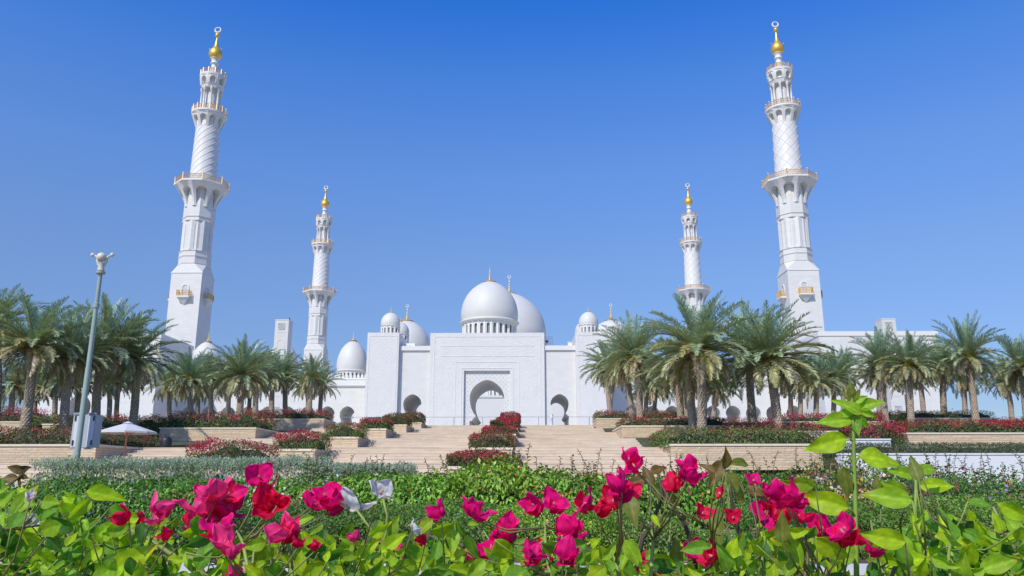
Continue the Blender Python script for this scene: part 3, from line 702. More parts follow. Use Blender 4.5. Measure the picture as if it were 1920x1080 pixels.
def hedge(label, x0, x1, y0, y1, z0, h, n, lf=.09, greens=GR, blossoms=RED, frac=.3, low=.35, cat='hedge', name='hedge', group='bougainvillea hedges of the terraces', wf=.5, rag=.3, droop=.35, core=True, bl=None):
    GID[0] += 1; sd = 100+GID[0]*7
    g = empty(name, ((x0+x1)/2, y0, z0), label=label, cat=cat, group=group); c = np.array(g.location)
    P, N, zf, r = shrub_points(n, x0, x1, y0, y1, z0, h, sd, rag)
    D = r.normal(0, 1, (n, 3)); D[:, 2] -= droop; D += N*.5
    L = lf*r.uniform(.6, 1.3, n)
    patch = wob(P[:, 0]*1.3, P[:, 1]*1.3+P[:, 2], sd+9)
    isb = (r.random(n) < frac*np.clip((zf-low)/(1-low), 0, 1)*2.2*np.clip(.6+1.3*patch, 0, 1.6)) if frac else np.zeros(n, bool)
    q = leaf_quads(P-c, D, N, L, L*wf)
    a = ~isb; col = colmix(r, n, greens)*(1+.4*patch[:, None])
    qmesh('foliage', q[a], 4, col[a].astype('f'), LEAF, g)
    if isb.any():
        k = isb.sum(); bs = bl or lf*.85
        q = leaf_quads(P[isb]-c+N[isb]*lf*.4, D[isb], N[isb], bs*r.uniform(.7, 1.2, k), bs*.9*r.uniform(.7, 1.2, k), .1)
        qmesh('blossoms', q, 4, colmix(r, k, blossoms).astype('f'), PETAL if lf > .2 else LEAF, g)
    if core:  # dark lumpy box added inside so nothing shows through the leaves
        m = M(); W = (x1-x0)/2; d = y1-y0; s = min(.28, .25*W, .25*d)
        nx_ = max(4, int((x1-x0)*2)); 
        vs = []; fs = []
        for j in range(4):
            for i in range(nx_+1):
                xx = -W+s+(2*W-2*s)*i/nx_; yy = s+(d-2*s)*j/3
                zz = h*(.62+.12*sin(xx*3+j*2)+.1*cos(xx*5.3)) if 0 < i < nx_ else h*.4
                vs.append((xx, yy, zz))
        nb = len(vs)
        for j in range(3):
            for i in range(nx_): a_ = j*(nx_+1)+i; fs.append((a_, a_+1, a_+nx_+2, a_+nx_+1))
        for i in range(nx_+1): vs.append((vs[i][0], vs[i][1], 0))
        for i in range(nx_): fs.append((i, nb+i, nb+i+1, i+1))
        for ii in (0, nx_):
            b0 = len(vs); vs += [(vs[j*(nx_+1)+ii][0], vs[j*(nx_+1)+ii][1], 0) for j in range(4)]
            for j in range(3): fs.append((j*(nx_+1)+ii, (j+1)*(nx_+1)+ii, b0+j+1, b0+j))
        m.add(vs, fs); m.build('dark_filler_core', FILLER, g, smooth=True)
    return g
FILLER = mat('dark_filler', (.045, .05, .025), .95, var=.4, varscale=6, bump=('noise', 12, .05))  # dark brown-green tone of the added filler inside hedges
# ------------------------------------------------------------------ date palms
def crown_mesh(seed, nf=52):
    r = np.random.default_rng(seed); Q = []; C = []
    for i in range(nf):
        t = (i+.5)/nf; az = i*2.39996+r.normal(0, .3)
        e = R(87-122*t**1.02+r.normal(0, 7)); L = 3.6*(.74+.26*sin(pi*min(1, t*1.0+.1)))*r.uniform(.8, 1.14)
        if t > .9: L *= .82
        bend = R(38+34*t+r.normal(0, 10)) if t > .12 else R(18+r.normal(0, 8))
        ns = 14; p = np.array([.12*cos(az), .12*sin(az), -.25*t+.1]); pts = [p]; T = []
        for k in range(ns):
            s = (k+.5)/ns; ee = max(e-bend*s**1.5, R(-82)); azk = az+.12*s*r.normal(0, .4)
            d = np.array([cos(ee)*cos(azk), cos(ee)*sin(azk), sin(ee)]); p = p+d*L/ns; pts.append(p); T.append(d)
        pts = np.array(pts); T.append(T[-1]); T = np.array(T)
        # colour by age
        if t < .3: base = np.array([.33, .46, .31])
        elif t < .72: base = np.array([.37, .46, .26])
        elif t < .88: base = np.array([.48, .47, .24])
        else: base = np.array([.54, .44, .28])
        base = base*r.uniform(.82, 1.2)
        if r.random() < .12 and t > .45: base = np.array([.46, .40, .14])
        n = 48; s = np.linspace(.1, .995, n); idx = s*ns; i0 = np.minimum(idx.astype(int), ns-1); fr = (idx-i0)[:, None]
        P = pts[i0]*(1-fr)+pts[i0+1]*fr; TT = T[i0]
        side = norm(np.cross(TT, np.array([0, 0, 1.0])[None]+1e-3)); up = np.cross(side, TT)
        prof = .56*np.clip(np.sin(pi*np.clip(s*.86+.12, 0, 1))**.55, .2, 1)
        phi = np.radians(62-36*s)
        for sg in (-1, 1):
            D = TT*np.cos(phi)[:, None]+side*sg*np.sin(phi)[:, None]+up*(.42-.2*t)+r.normal(0, .16, (n, 3)); D[:, 2] -= .10+.18*t
            ln = prof*r.uniform(.85, 1.1, n)
            Nn = up+side*sg*-.5
            Q.append(leaf_quads(P, D, Nn, ln, np.full(n, .048), .02)); C.append(base[None]*r.uniform(.75, 1.25, (n, 1)))
        # rachis, two crossed strips
        wv = np.linspace(.045, .01, ns+1)[:, None]
        sd = norm(np.cross(T, np.array([0, 0, 1.0])[None]+1e-3)); uu = np.cross(sd, T)
        for vec in (sd, uu):
            A = pts-vec*wv; B = pts+vec*wv
            Q.append(np.stack([A[:-1], B[:-1], B[1:], A[1:]], 1)); C.append(np.tile(np.array([[.30, .27, .11]])*(1 if t < .85 else .8), (ns, 1)))
    # leaf bases
    return np.concatenate(Q), np.concatenate(C).astype('f')
CROWNS = []
for i in range(6):
    q, c = crown_mesh(40+i, 84 if i % 2 else 74); o = qmesh('crown', q, 4, c, FROND); CROWNS.append(o.data); bpy.data.objects.remove(o)
def trunk_mesh(h, rad, seed):
    r = np.random.default_rng(seed); m = M(); ns = 18; rows = max(8, int(h/.075)); vs = []; cs = []
    lean = r.uniform(-.12, .12, 2)
    for j in range(rows+1):
        z = h*j/rows; t = j/rows
        base = rad*(1.35-.35*min(1, z/.5))*(1-.12*t)
        if h-z < .9: base *= 1+.55*(1-(h-z)/.9)
        cx = lean[0]*sin(pi*t)*h*.25; cy = lean[1]*sin(pi*t)*h*.25
        for i in range(ns):
            ph = (i/ns*9+ (z/.3)) % 1; ph2 = (i/ns*9-(z/.3)) % 1
            k = min(abs(ph-.5), abs(ph2-.5))*2
            rid = 1-min(1, k*1.7)
            rr = base*(1+.13*rid+r.uniform(-.03, .03)); a = 2*pi*i/ns
            vs.append((cx+rr*cos(a), cy+rr*sin(a), z))
            cs.append(tuple(np.array([.25, .185, .13])*(1-rid)+np.array([.68, .56, .42])*rid*r.uniform(.7, 1.15)+.01))
    fs = [(j*ns+i, j*ns+(i+1) % ns, (j+1)*ns+(i+1) % ns, (j+1)*ns+i) for j in range(rows) for i in range(ns)]
    fs.append(tuple(range(rows*ns, (rows+1)*ns)))
    m.v = vs; m.f = fs; m.c = cs
    # ragged frond stubs under the crown
    for k in range(26):
        a = r.uniform(0, 2*pi); z = h-r.uniform(.0, .75); q = rad*1.2; L = r.uniform(.25, .5)
        p = (q*cos(a), q*sin(a), z); e = (p[0]+L*.6*cos(a), p[1]+L*.6*sin(a), z+L*.8)
        n0 = len(m.v); m.tube([p, e], [.055, .03], 4); m.c += [(.30, .22, .12)]*(len(m.v)-n0)
    return m
palm_n = [0]
def palm(pb, pc, yc, rpx, Y, label, base=None, fruit=False, rad=.27):
    palm_n[0] += 1; k = palm_n[0]
    top = at(pc, yc, Y); b = at(pb, 790, Y)
    if base is None: base = GP+.2 if Y > 77 else levels(Y, pb > 987)
    h = max(1.5, top.z-base)
    g = empty('date_palm', (b.x, Y, base), label=label, cat='palm tree', group='date palms on the terraces')
    lean = math.atan2(top.x-b.x, h); g.rotation_euler = (random.uniform(-.03, .03), lean, 0)
    s = rpx*Y/1450/(3.1 if Y < 60 else 3.05)
    trunk_mesh(h, rad*(.62+.36*s), k).build('trunk', BARK, g, smooth=False)
    c = bpy.data.objects.new('crown', CROWNS[k % 6]); COL.objects.link(c); c.parent = g
    c.location = (0, 0, h+.05); c.rotation_euler = (random.uniform(-.1, .1), random.uniform(-.1, .1), random.uniform(0, 6.28)); c.scale = (s*1.04*random.uniform(.93, 1.08), s*random.uniform(.93, 1.08), s*random.uniform(.86, 1.08))
    if fruit:
        r = np.random.default_rng(k)
        for j in range(4):
            a = r.uniform(0, 2*pi) if j > 1 else R(-90)+(j-.5)*1.1; n = 120
            cc = np.array([.55*cos(a), .55*sin(a), h-.05+.1*j]); P = cc+r.normal(0, 1, (n, 3))*[.10, .10, .18]
            D = r.normal(0, .4, (n, 3)); D[:, 2] -= 1
            qmesh('date_cluster', leaf_quads(P, D, r.normal(0, 1, (n, 3)), np.full(n, .28), np.full(n, .035)), 4, colmix(r, n, [(.50, .36, .03), (.42, .30, .04)]).astype('f'), LEAF, g)
    return g
PALMS = [
 # left group
 (47, 62, 648, 104, 45, 'biggest palm of the left group, thick scaled trunk by the picture edge', True),
 (124, 134, 668, 84, 47, 'dark trunked palm just left of the lamp pole', False),
 (185, 192, 655, 92, 50, 'palm with pale patterned trunk just right of the lamp pole', True),
 (249, 252, 672, 84, 52, 'palm with thick shaded trunk above the white parasol', False),
 (-8, -12, 610, 90, 48, 'palm cut off by the left picture edge', False),
 (21, 24, 722, 55, 70, 'small orange trunked palm behind the biggest left palm', False),
 (63, 66, 728, 45, 80, 'thin far palm seen just right of the biggest left trunk', False),
 (102, 104, 718, 50, 78, 'pale trunked palm between the two front palms at far left', False),
 (142, 146, 715, 48, 82, 'slim far palm touching the left side of the lamp pole', False),
 (204, 206, 716, 48, 84, 'slim palm behind, right of the pale patterned trunk', False),
 (220, 223, 712, 48, 88, 'slim palm left of the thick shaded trunk above the parasol', False),
 (317, 319, 722, 46, 80, 'short drooping palm below the left near minaret', False),
 (356, 353, 712, 54, 66, 'palm in front of the left small dome', True),
 (370, 372, 728, 44, 92, 'thin trunked palm tucked between the third pair left of the gate', False),
 (395, 394, 712, 50, 76, 'dark trunked palm right under the left small dome', False),
 (428, 429, 716, 48, 90, 'thin far palm left of the big curved trunk palm', False),
 (447, 453, 704, 66, 57, 'full green palm with stout curved trunk left of the slender tower', False),
 (467, 470, 722, 44, 94, 'thin far palm hidden behind the stout curved trunk', False),
 (478, 480, 704, 54, 68, 'dark trunked palm right of the stout curved trunk', False),
 (510, 512, 708, 48, 78, 'palm in front of the slender emblem tower at left', False),
 (534, 532, 704, 48, 80, 'full palm between slender tower and left far minaret', False),
 (581, 583, 710, 42, 76, 'yellow green palm before the left far minaret', True),
 (575, 577, 725, 36, 100, 'thin dark palm directly behind the yellow green palm', False),
 (600, 604, 722, 36, 84, 'smallest palm nearest the left side of the gate', False),
 # right group
 (1147, 1138, 690, 46, 80, 'small palm closest to the right side of the gate', False),
 (1139, 1150, 700, 42, 86, 'dark slim palm behind the one closest to the right gate tower', False),
 (1200, 1192, 668, 70, 60, 'palm with slim pale trunk left of the largest palm', True),
 (1188, 1170, 690, 56, 66, 'dark leaning palm left of the slim pale trunk', False),
 (1212, 1214, 725, 48, 88, 'thin far palm just right of the slim pale trunk', False),
 (1224, 1232, 718, 46, 92, 'thin pale far palm half hidden by hanging fronds', False),
 (1312, 1308, 655, 108, 47, 'largest palm at right with double pale trunk and yellow fruit', True),
 (1300, 1296, 690, 80, 50, 'palm trunk joined behind the largest right palm', False),
 (1278, 1272, 700, 72, 56, 'dark trunked palm left of the largest right palm', False),
 (1289, 1286, 712, 58, 70, 'second dark palm close behind the largest right palm', False),
 (1336, 1343, 728, 48, 84, 'small drooping palm between the two largest right palms', False),
 (1413, 1405, 664, 92, 54, 'dark trunked tall palm before the right near minaret', False),
 (1458, 1442, 672, 106, 48, 'big palm with curved pale trunk below the right near minaret', True),
 (1481, 1482, 715, 46, 86, 'thin dark palm just right of the big curved trunk', False),
 (1500, 1502, 708, 48, 82, 'pale slim palm right of the big curved trunk', False),
 (1528, 1530, 716, 50, 76, 'short palm with drooping fronds behind the tall green shoot', False),
 (1560, 1562, 708, 48, 84, 'dark slim palm left of the tall green shoot tip', False),
 (1577, 1580, 700, 48, 92, 'far palm directly behind the tip of the tall green shoot', False),
 (1645, 1648, 705, 46, 84, 'slim palm left of the fruiting palm by the right emblem tower', False),
 (1662, 1652, 682, 58, 66, 'fruiting palm before the slender emblem tower at right', True),
 (1707, 1703, 684, 60, 62, 'palm with broad diamond patterned trunk right of the emblem tower', True),
 (1698, 1700, 712, 44, 88, 'thin dark palm left of the diamond patterned trunk', False),
 (1733, 1724, 694, 48, 80, 'leaning slim palm right of the diamond patterned trunk', False),
 (1770, 1766, 690, 60, 68, 'stout dark palm left of the tall palm against open sky', False),
 (1810, 1808, 705, 50, 86, 'thin pale palm directly behind the tall palm against open sky', False),
 (1830, 1812, 670, 68, 62, 'tall palm with curved trunk standing against open sky', True),
 (1896, 1886, 716, 48, 82, 'wind swept palm with tan fronds at far right', False),
 (1925, 1915, 690, 66, 66, 'palm cut off by the right picture edge', False),
]
for pb, pc, yc, rp, Y, lab, fr in PALMS:
    palm(pb, pc, yc, rp*1.0, Y, lab, fruit=fr)
# ------------------------------------------------------------------ hedges on planters
def X_(px, Y): return at(px, 800, Y).x
MIX = [(.14, .16, .05), (.10, .13, .04), (.20, .15, .06)]
od2 = ['at the very top', 'second from top', 'third from the top', 'fourth from the top', 'fifth from the top', 'lowest, wide and deep red']
for (xr, wd, yf, zb, zt), hh, fr, od in zip(LP, (1.05, 1.0, .85, .85, .85, .85), (.2, .15, .75, .3, .8, .85), od2):
    hedge('rounded bougainvillea bush on left stair planter, %s' % od, xr-wd-.05, xr+.08, yf-.05, yf+2.6, zt-.05, hh, 5200, .09 if yf > 50 else .07, MIX if fr < .3 else GR, RED, fr, low=.5, rag=.13,  group='bushes on the left stair planters', name='bougainvillea_bush', cat='bush')
od3 = ['topmost, orange red', 'second from the top', 'third from the top', 'fourth from the top, bright crimson', 'fifth from the top, largest with green front', 'lowest, thin and pinkish']
for (yf, zt), hh, fr, od in zip(CP, (1.0, .75, .7, .5, .72, .5), (.7, .7, .6, .8, .4, .4), od3):
    hedge('bougainvillea bush in middle row of stairs, %s' % od, 5.02, 6.85, yf-.05, yf+2.4, zt-.05, hh, 5200, .09 if yf > 50 else .07, MIX, [(.50, .05, .06), (.42, .06, .05), (.55, .03, .10)], fr, low=.5, rag=.13, group='bushes down the middle of the stairs', name='bougainvillea_bush', cat='bush')
BRIGHT_G = [(.17, .24, .06), (.13, .20, .05), (.22, .27, .07)]
HL = [
 ('green and rusty hedge on the long left retaining wall, left of the pole', -36, -15.0, 33.4, 38, 2.6, .85, 9000, .10, MIX, RED, .12),
 ('dark hedge under the white parasol', -15.0, -10.75, 33.4, 39.5, 2.6, .80, 6000, .10, MIX, RED, .18),
 ('red bougainvillea hedge under the left palms, above the middle planter wall', -17.3, -10.9, 53.2, 58, 4.5, 1.15, 5000, .12, GR, RED, .45),
 ('loose red and green hedge behind the parasol', -26, -17.4, 55, 58, 4.3, 1.3, 5000, .12, GR, RED, .35),
 ('deep red hedge at the left edge of the picture', -37, -28.6, 56.2, 60, 5.1, 1.2, 4200, .12, MIX, RED, .8),
 ('green hedge left of the lamp pole behind the first palms', -28.5, -24.5, 56.2, 60, 4.95, .8, 2600, .12, GR, RED, .1),
 ('dark red hedge on the upper planter left of the gate', -19, -11.4, 73, 77, 6.5, 1.0, 4500, .13, MIX, RED, .5),
 ('far green hedge band behind the left palms', -60, -19.5, 78, 81, GP, 1.0, 9000, .14, GR, RED, .3),
 ('red tipped hedge on the upper planter right of the gate', 13.9, 21.6, 73, 77, 6.5, .85, 4500, .13, GR, RED, .4),
 ('low green hedge on the middle planter right of the stairs', 13.9, 20.9, 53.2, 58, 4.58, .75, 4500, .11, MIX, RED, .3),
 ('mixed green and pink hedge on the large lower planter right of the stairs', 13.5, 20.5, 35.1, 40, 2.62, .85, 9500, .095, BRIGHT_G, [(.60, .03, .12), (.50, .03, .08)], .12),
 ('low dark hedge right of the large lower planter', 20.5, 23.6, 35.4, 38, 2.45, .5, 2500, .08, MIX, RED, .05),
 ('crimson hedge behind the two largest right palms', 19.5, 27.5, 47.5, 53, 3.55, .95, 8500, .11, GR, RED, .9),
 ('pinkish red hedge right of the big curved trunk palm', 27.5, 35.5, 62, 66, 5.2, 1.0, 5000, .12, GR, [(.55, .04, .12), (.45, .03, .06)], .8),
 ('thin dark hedge line above the small white wall strips', 24.3, 29.0, 45.6, 48, 3.5, .75, 2600, .1, MIX, RED, .2),
 ('sloping mass of red bougainvillea left of the long right planter wall', 25.6, 28.6, 44.6, 51, 3.1, 1.25, 6500, .11, GR, RED, .95),
 ('red and green hedge on the long right planter wall', 28.7, 36.4, 45.1, 50, 3.65, .82, 8000, .105, GR, [(.52, .03, .04), (.42, .02, .03)], .5),
 ('red hedge at the right picture edge', 37.5, 47.0, 48.5, 53, 3.8, 1.0, 6000, .11, GR, RED, .7),
 ('green hedge below the far right palms', 34.5, 46.5, 66.4, 71, 6.0, .8, 4500, .12, GR, RED, .15),
 ('far crimson hedge band behind the right palms', 22, 62, 78, 81, GP-.3, 1.1, 9500, .14, MIX, RED, .8),
 ('clipped grey green hedge band on the low white wall at right', 18.7, 38, 28.9, 31.5, 2.0, .52, 22000, .06, [(.12, .155, .07), (.09, .13, .06)], RED, .0),
]
for h in HL:
    lab, x0, x1, y0, y1, z0, hh, n, lf, gs, bs, fr = h
    hedge(lab, x0, x1, y0, y1, z0, hh, n, lf, gs, bs, fr, rag=.01 if 'clipped' in lab else .2)
# ------------------------------------------------------------------ shrub belt in front of the stairs
BRIGHT = [(0.225, 0.425, 0.050), (0.175, 0.350, 0.044), (0.312, 0.525, 0.075)]
MIDG = [(0.143, 0.299, 0.052), (0.111, 0.234, 0.046), (0.208, 0.390, 0.065)]
YELG = [(0.345, 0.529, 0.057), (0.276, 0.460, 0.052), (0.207, 0.380, 0.046)]
DKG = [(0.077, 0.182, 0.049), (0.098, 0.210, 0.056), (0.126, 0.252, 0.063)]
def shoots(g, x0, x1, y, z, n, seed, hh=(.18, .5), leaf=.055, cols=((.10, .14, .04), (.17, .13, .06)), blos=None):
    r = np.random.default_rng(seed); c = np.array(g.location); P = []; D = []; C = []; m = M(); L = []
    for i in range(n):
        x = r.uniform(x0, x1); yy = y+r.uniform(-.4, 1.2); h = r.uniform(*hh); dx, dy = r.normal(0, .18, 2)
        b = np.array([x, yy, z-.1])-c; pts = [b+np.array([dx*t*t*h, dy*t*t*h, h*t+.1*t]) for t in np.linspace(0, 1, 6)]
        n0 = len(m.v); m.tube(pts, .006, 4); m.c += [(.13, .12, .05)]*(len(m.v)-n0)
        cc = cols[r.integers(0, len(cols))]
        for t in np.linspace(.3, 1, int(5+h*16)):
            p = b+np.array([dx*t*t*h, dy*t*t*h, h*t+.1*t]); P.append(p); a = r.uniform(0, 6.28)
            D.append((cos(a), sin(a), r.uniform(-.5, .5))); k = cc if not blos or r.random() > .25 else blos
            C.append(np.array(k)*r.uniform(.7, 1.3)); L.append(leaf*(1.25-.6*t)*r.uniform(.8, 1.3))
    m.build('shoots', STEM, g, kind='stuff')
    P = np.array(P); D = np.array(D); L = np.array(L)
    qmesh('shoot_leaves', leaf_quads(P, D, np.tile([[0, .2, 1.]], (len(P), 1))+r.normal(0, .3, (len(P), 3)), L, L*.5), 4, np.array(C).astype('f'), LEAF, g)
def PXr(a, b, Y): return X_(a, Y), X_(b, Y)
SB = [  # px0, px1, y0, y1, h(top z), n, leaf, colours, blossoms, frac, label
 (-60, 120, 18, 21.5, 1.12, 6500, .11, MIDG, [(.6, .6, .55)], .015, 'dark green shrub at the far left edge of the shrub belt'),
 (110, 330, 17.6, 21, 1.16, 9000, .105, MIDG, [(.6, .5, .55)], .015, 'glossy dark green shrub below the grey cabinet'),
 (320, 470, 17.5, 20.8, 1.18, 7500, .105, MIDG, [(.55, .08, .05)], .015, 'mid green shrub under the lowest stair bush'),
 (460, 640, 17.5, 20.8, 1.20, 8000, .10, YELG+MIDG, [(.7, .7, .66)], .05, 'light green shrub with small white blossoms left of centre'),
 (630, 860, 17.6, 21, 1.27, 9500, .14, BRIGHT, [(.6, .08, .03), (.6, .6, .55)], .015, 'drooping bright green shrub left of the middle stair row'),
 (850, 990, 17.6, 21, 1.58, 7000, .14, YELG, [(.5, .14, .05)], .06, 'yellow green shrub before the middle stair row'),
 (980, 1170, 17.6, 21, 1.30, 9000, .14, BRIGHT, [(.65, .09, .03)], .07, 'bright green shrub dotted with orange blossoms right of centre'),
 (1160, 1330, 17.6, 21, 1.24, 8000, .13, BRIGHT+MIDG, [(.5, .03, .06)], .03, 'green shrub behind the pink flower cluster right of centre'),
 (1320, 1540, 17.6, 21, 1.28, 10500, .10, MIDG, [(.6, .3, .03)], .02, 'dense dark green shrub left of the tall green shoot'),
 (1530, 1680, 17.6, 21, 1.46, 8000, .10, MIDG, [(.75, .42, .05), (.7, .6, .5), (.6, .2, .3)], .22, 'shrub with orange and cream blossoms behind the tall green shoot'),
 (1670, 1800, 17.6, 21, 1.46, 7000, .075, DKG+MIDG, [(.45, .05, .08)], .04, 'tall rounded dark shrub before the white wall'),
 (1790, 1990, 18.4, 21.5, 1.32, 7500, .09, MIDG, [(.6, .15, .04), (.35, .2, .5)], .05, 'open shrub with orange bloom at the right edge'),
]
for i, (a, b, y0, y1, zt, n, lf, gs, bs, fr, lab) in enumerate(SB):
    x0, x1 = PXr(a, b, y0)
    g = hedge(lab, x0-.1, x1+.1, y0, y1, .1, zt-.1, n, lf, gs, bs, fr, low=.3, cat='shrub', name='flowering_shrub', group='shrubs of the belt before the stairs', wf=.46, rag=.27, droop=1.1, bl=.085)
    if i not in (0, 1, 2): shoots(g, x0, x1, y0+.6, zt-.10, 20 if a < 1500 else 20, 50+i, (.14, .72), .10, blos=None if i in (4,) else bs[0])
# silvery sage row
for i, (a, b, zt) in enumerate(((60, 330, 1.66), (320, 600, 1.68), (590, 770, 1.52))):
    x0, x1 = PXr(a, b, 21.4); g = hedge('silvery sage hedge with upright spikes, %s' % ('below the lamp pole' if i == 0 else 'below the lowest stair bush' if i == 1 else 'left of the middle stair row'),
        x0, x1, 21.5, 23.6, .3, zt-.30, 11000, .10, [(.32, .42, .24), (.24, .34, .17), (.42, .50, .32)], [(.38, .30, .42)], .06, cat='hedge', name='sage_hedge', group='silvery sage hedge row', wf=.3, rag=.25, droop=-1.2)
    r = np.random.default_rng(900+i); n = 2200; c = np.array(g.location); x = r.uniform(x0, x1, n)
    P = np.stack([x, r.uniform(21.5, 23, n), np.full(n, zt-.12)+r.uniform(-.1, .1, n)+.06*wob(x, x*2, i)], 1)-c
    k = 5; Pk = np.repeat(P, k, 0); Pk[:, 2] += np.tile(np.arange(k)*.035, n)
    D = r.normal(0, .45, (n*k, 3)); D[:, 2] += .7
    qmesh('spikes', leaf_quads(Pk, D, r.normal(0, 1, (n*k, 3)), r.uniform(.05, .09, n*k), np.full(n*k, .022)), 4, colmix(r, n*k, [(.42, .54, .34), (.33, .46, .27), (.44, .40, .42)]).astype('f'), LEAF, g)
# low small-leaved hedges nearest the camera bed
LH = [(-80, 210, 12.9, 15.2, .48, 9000, .07, DKG, 'low dark ground shrub in the shade at the lower left'),
      (200, 400, 12.6, 15.3, .60, 13000, .055, MIDG, 'low loose green shrub left of the small leaved hedge'),
      (390, 660, 12.6, 15.4, .74, 24000, .046, [(.12, .23, .045), (.10, .19, .04)], 'small leaved hedge behind the left flower cluster'),
      (650, 930, 12.6, 15.4, .76, 26000, .044, [(.17, .30, .05), (.13, .25, .045)], 'small leaved bright hedge at lower centre'),
      (920, 1140, 12.6, 15.4, .78, 20000, .044, YELG, 'yellow green small leaved hedge behind the centre flowers'),
      (1130, 1285, 12.6, 15.4, .60, 15000, .044, [(.24, .38, .07), (.20, .33, .06)], 'low light green hedge right of centre before the path'),
      (1280, 1445, 12.6, 14.6, .34, 11000, .044, [(.22, .36, .07), (.18, .31, .06)], 'very low pale green ground cover where the path shows'),
      (1440, 1680, 12.6, 15.4, .82, 22000, .044, [(.17, .30, .05), (.13, .25, .045)], 'small leaved hedge behind the tall green shoot'),
      (1670, 1990, 12.6, 15.4, .84, 26000, .044, [(.17, .30, .05), (.22, .35, .06)], 'small leaved hedge at lower right')]
for a, b, y0, y1, zt, n, lf, gs, lab in LH:
    x0, x1 = PXr(a, b, y0); hedge(lab, x0-.1, x1+.1, y0, y1, .03, zt, n, lf, gs, [(.45, .06, .12)], .006, cat='hedge', name='low_hedge', group='low small leaved hedges', wf=.6, rag=.2, droop=.2, bl=.05)
# ------------------------------------------------------------------ foreground bougainvillea (0.9 - 1.6 m from the camera)
def big_leaf(m, c, L, ang, tilt, roll, col, r, W=.54, curl=.6):
    """broad pointed leaf folded along the midrib, wavy edges, drooping tip; c = centre, ang = direction in the upright plane"""
    d = np.array([cos(ang), 0, sin(ang)]); up = np.array([-sin(ang), 0, cos(ang)]); nn = np.array([0, -1.0, 0])
    d2 = d*cos(tilt)+nn*sin(tilt); n2 = nn*cos(tilt)-d*sin(tilt)
    s2 = up*cos(roll)+n2*sin(roll); n3 = n2*cos(roll)-up*sin(roll)
    t = np.linspace(0, 1, 13)[:, None]; u = np.linspace(-1, 1, 9)[None, :]
    w = W*L*.5*np.clip(np.sin(pi*np.clip(t, 0, 1)**.70), 0, 1)**.9*(1-.38*t**3)+.004*L
    ph = r.uniform(0, 6.28); fd = r.uniform(.15, .6); cv = r.uniform(-.1, 1)*curl; tw = r.uniform(-.5, .5)
    z = -cv*L*.5*(t-.3)**2+0*u
    off = np.abs(u)*w*fd+z+.035*L*np.sin(t*10+ph+u*1.5)*np.abs(u)**1.5+tw*u*w*t
    sx = w*u*(1-.25*fd*np.abs(u))
    vein = np.abs(((t-.42*np.abs(u)*w/(W*L*.5))*8.0) % 1-.5)*2
    P = np.array(c)+d2*(L*(t[..., None]-.5))+s2*sx[..., None]+n3*off[..., None]
    k = (1+.20*(vein > .82)*(np.abs(u) < .95)-.08)*(1+r.uniform(-.03, .03, (13, 9))); k[:, 4] *= 1.22
    C = np.array(col)[None, None, :]*k[..., None]
    if r.random() < .25: C[-3:] = C[-3:]*[1.25, .8, .6]; C[:, 0] *= [1.2, .85, .7]
    n0 = len(m.v); m.v += [tuple(p) for p in P.reshape(-1, 3).tolist()]; m.c += [tuple(p) for p in C.reshape(-1, 3).tolist()]
    m.f += [(n0+i*9+j, n0+i*9+j+1, n0+i*9+j+10, n0+i*9+j+9) for i in range(12) for j in range(8)]
    return c-Vector(d2)*L*.5
def bract_flower(parent, c, S_, col, r, face=0.):
    """three papery bracts round a small cream tube flower"""
    m = M(); axis = Vector((r.uniform(-.8, .8), r.uniform(-.9, .35), r.uniform(.35, 1))).normalized()
    ux = axis.cross(Vector((0, 1, .01))).normalized(); uy = axis.cross(ux)
    a0 = r.uniform(0, 6.28); opn = r.uniform(.35, .95)
    base = c-axis*S_*.42
    t = np.linspace(0, 1, 13)[:, None]; u = np.linspace(-1, 1, 11)[None, :]
    for k in range(3):
        a = a0+k*2.094+r.uniform(-.3, .3); o = ux*cos(a)+uy*sin(a); sd = np.array(axis.cross(o))
        op = max(.02, opn+r.uniform(-.15, .25)); L = S_*r.uniform(.9, 1.08); W = S_*r.uniform(.84, 1.05)
        d = np.array(axis*cos(op)+o*sin(op)); n = np.array(o*cos(op)-axis*sin(op))
        w = W*.5*np.clip(np.sin(pi*np.clip(t**.66*.97+.03, 0, 1)), 0, 1)**.62
        p1, p2, p3 = r.uniform(0, 6.28, 3)
        z = -(1-u*u)*S_*.11*np.sin(pi*np.clip(t*1.05, 0, 1))+S_*.075*np.sin(7*t+3*u+p1)*np.abs(u)+.022*S_*np.sin(9*u+p2+3*t)+.3*S_*t**2*r.uniform(-1.0, .5)+S_*.045*np.sin(13*t+p3)*np.abs(u)
        z = z-.02*S_*(np.abs(u) < .1)
        tipd = -(np.abs(u))*w*.12
        P = np.array(base)+d*((L*t+tipd)[..., None])+sd*((w*u)[..., None])+n*((z*-1)[..., None])
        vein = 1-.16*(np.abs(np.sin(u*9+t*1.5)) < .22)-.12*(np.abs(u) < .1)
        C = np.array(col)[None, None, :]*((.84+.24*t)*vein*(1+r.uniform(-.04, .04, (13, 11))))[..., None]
        n0 = len(m.v); m.v += [tuple(p) for p in P.reshape(-1, 3).tolist()]; m.c += [tuple(p) for p in C.reshape(-1, 3).tolist()]
        m.f += [(n0+i*11+j, n0+i*11+j+1, n0+i*11+j+12, n0+i*11+j+11) for i in range(12) for j in range(10)]
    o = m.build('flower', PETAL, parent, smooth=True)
    t_ = M(); q = base; n0 = len(t_.v); t_.tube([q, q+axis*S_*.3], [.0010, .0015], 6); t_.ball(tuple(q+axis*S_*.32), S_*.03, 3)
    t_.c += [(.50, .25, .20)]*(len(t_.v)-n0)
    t_.build('flower_tube', STEM, o, smooth=True)
    return base
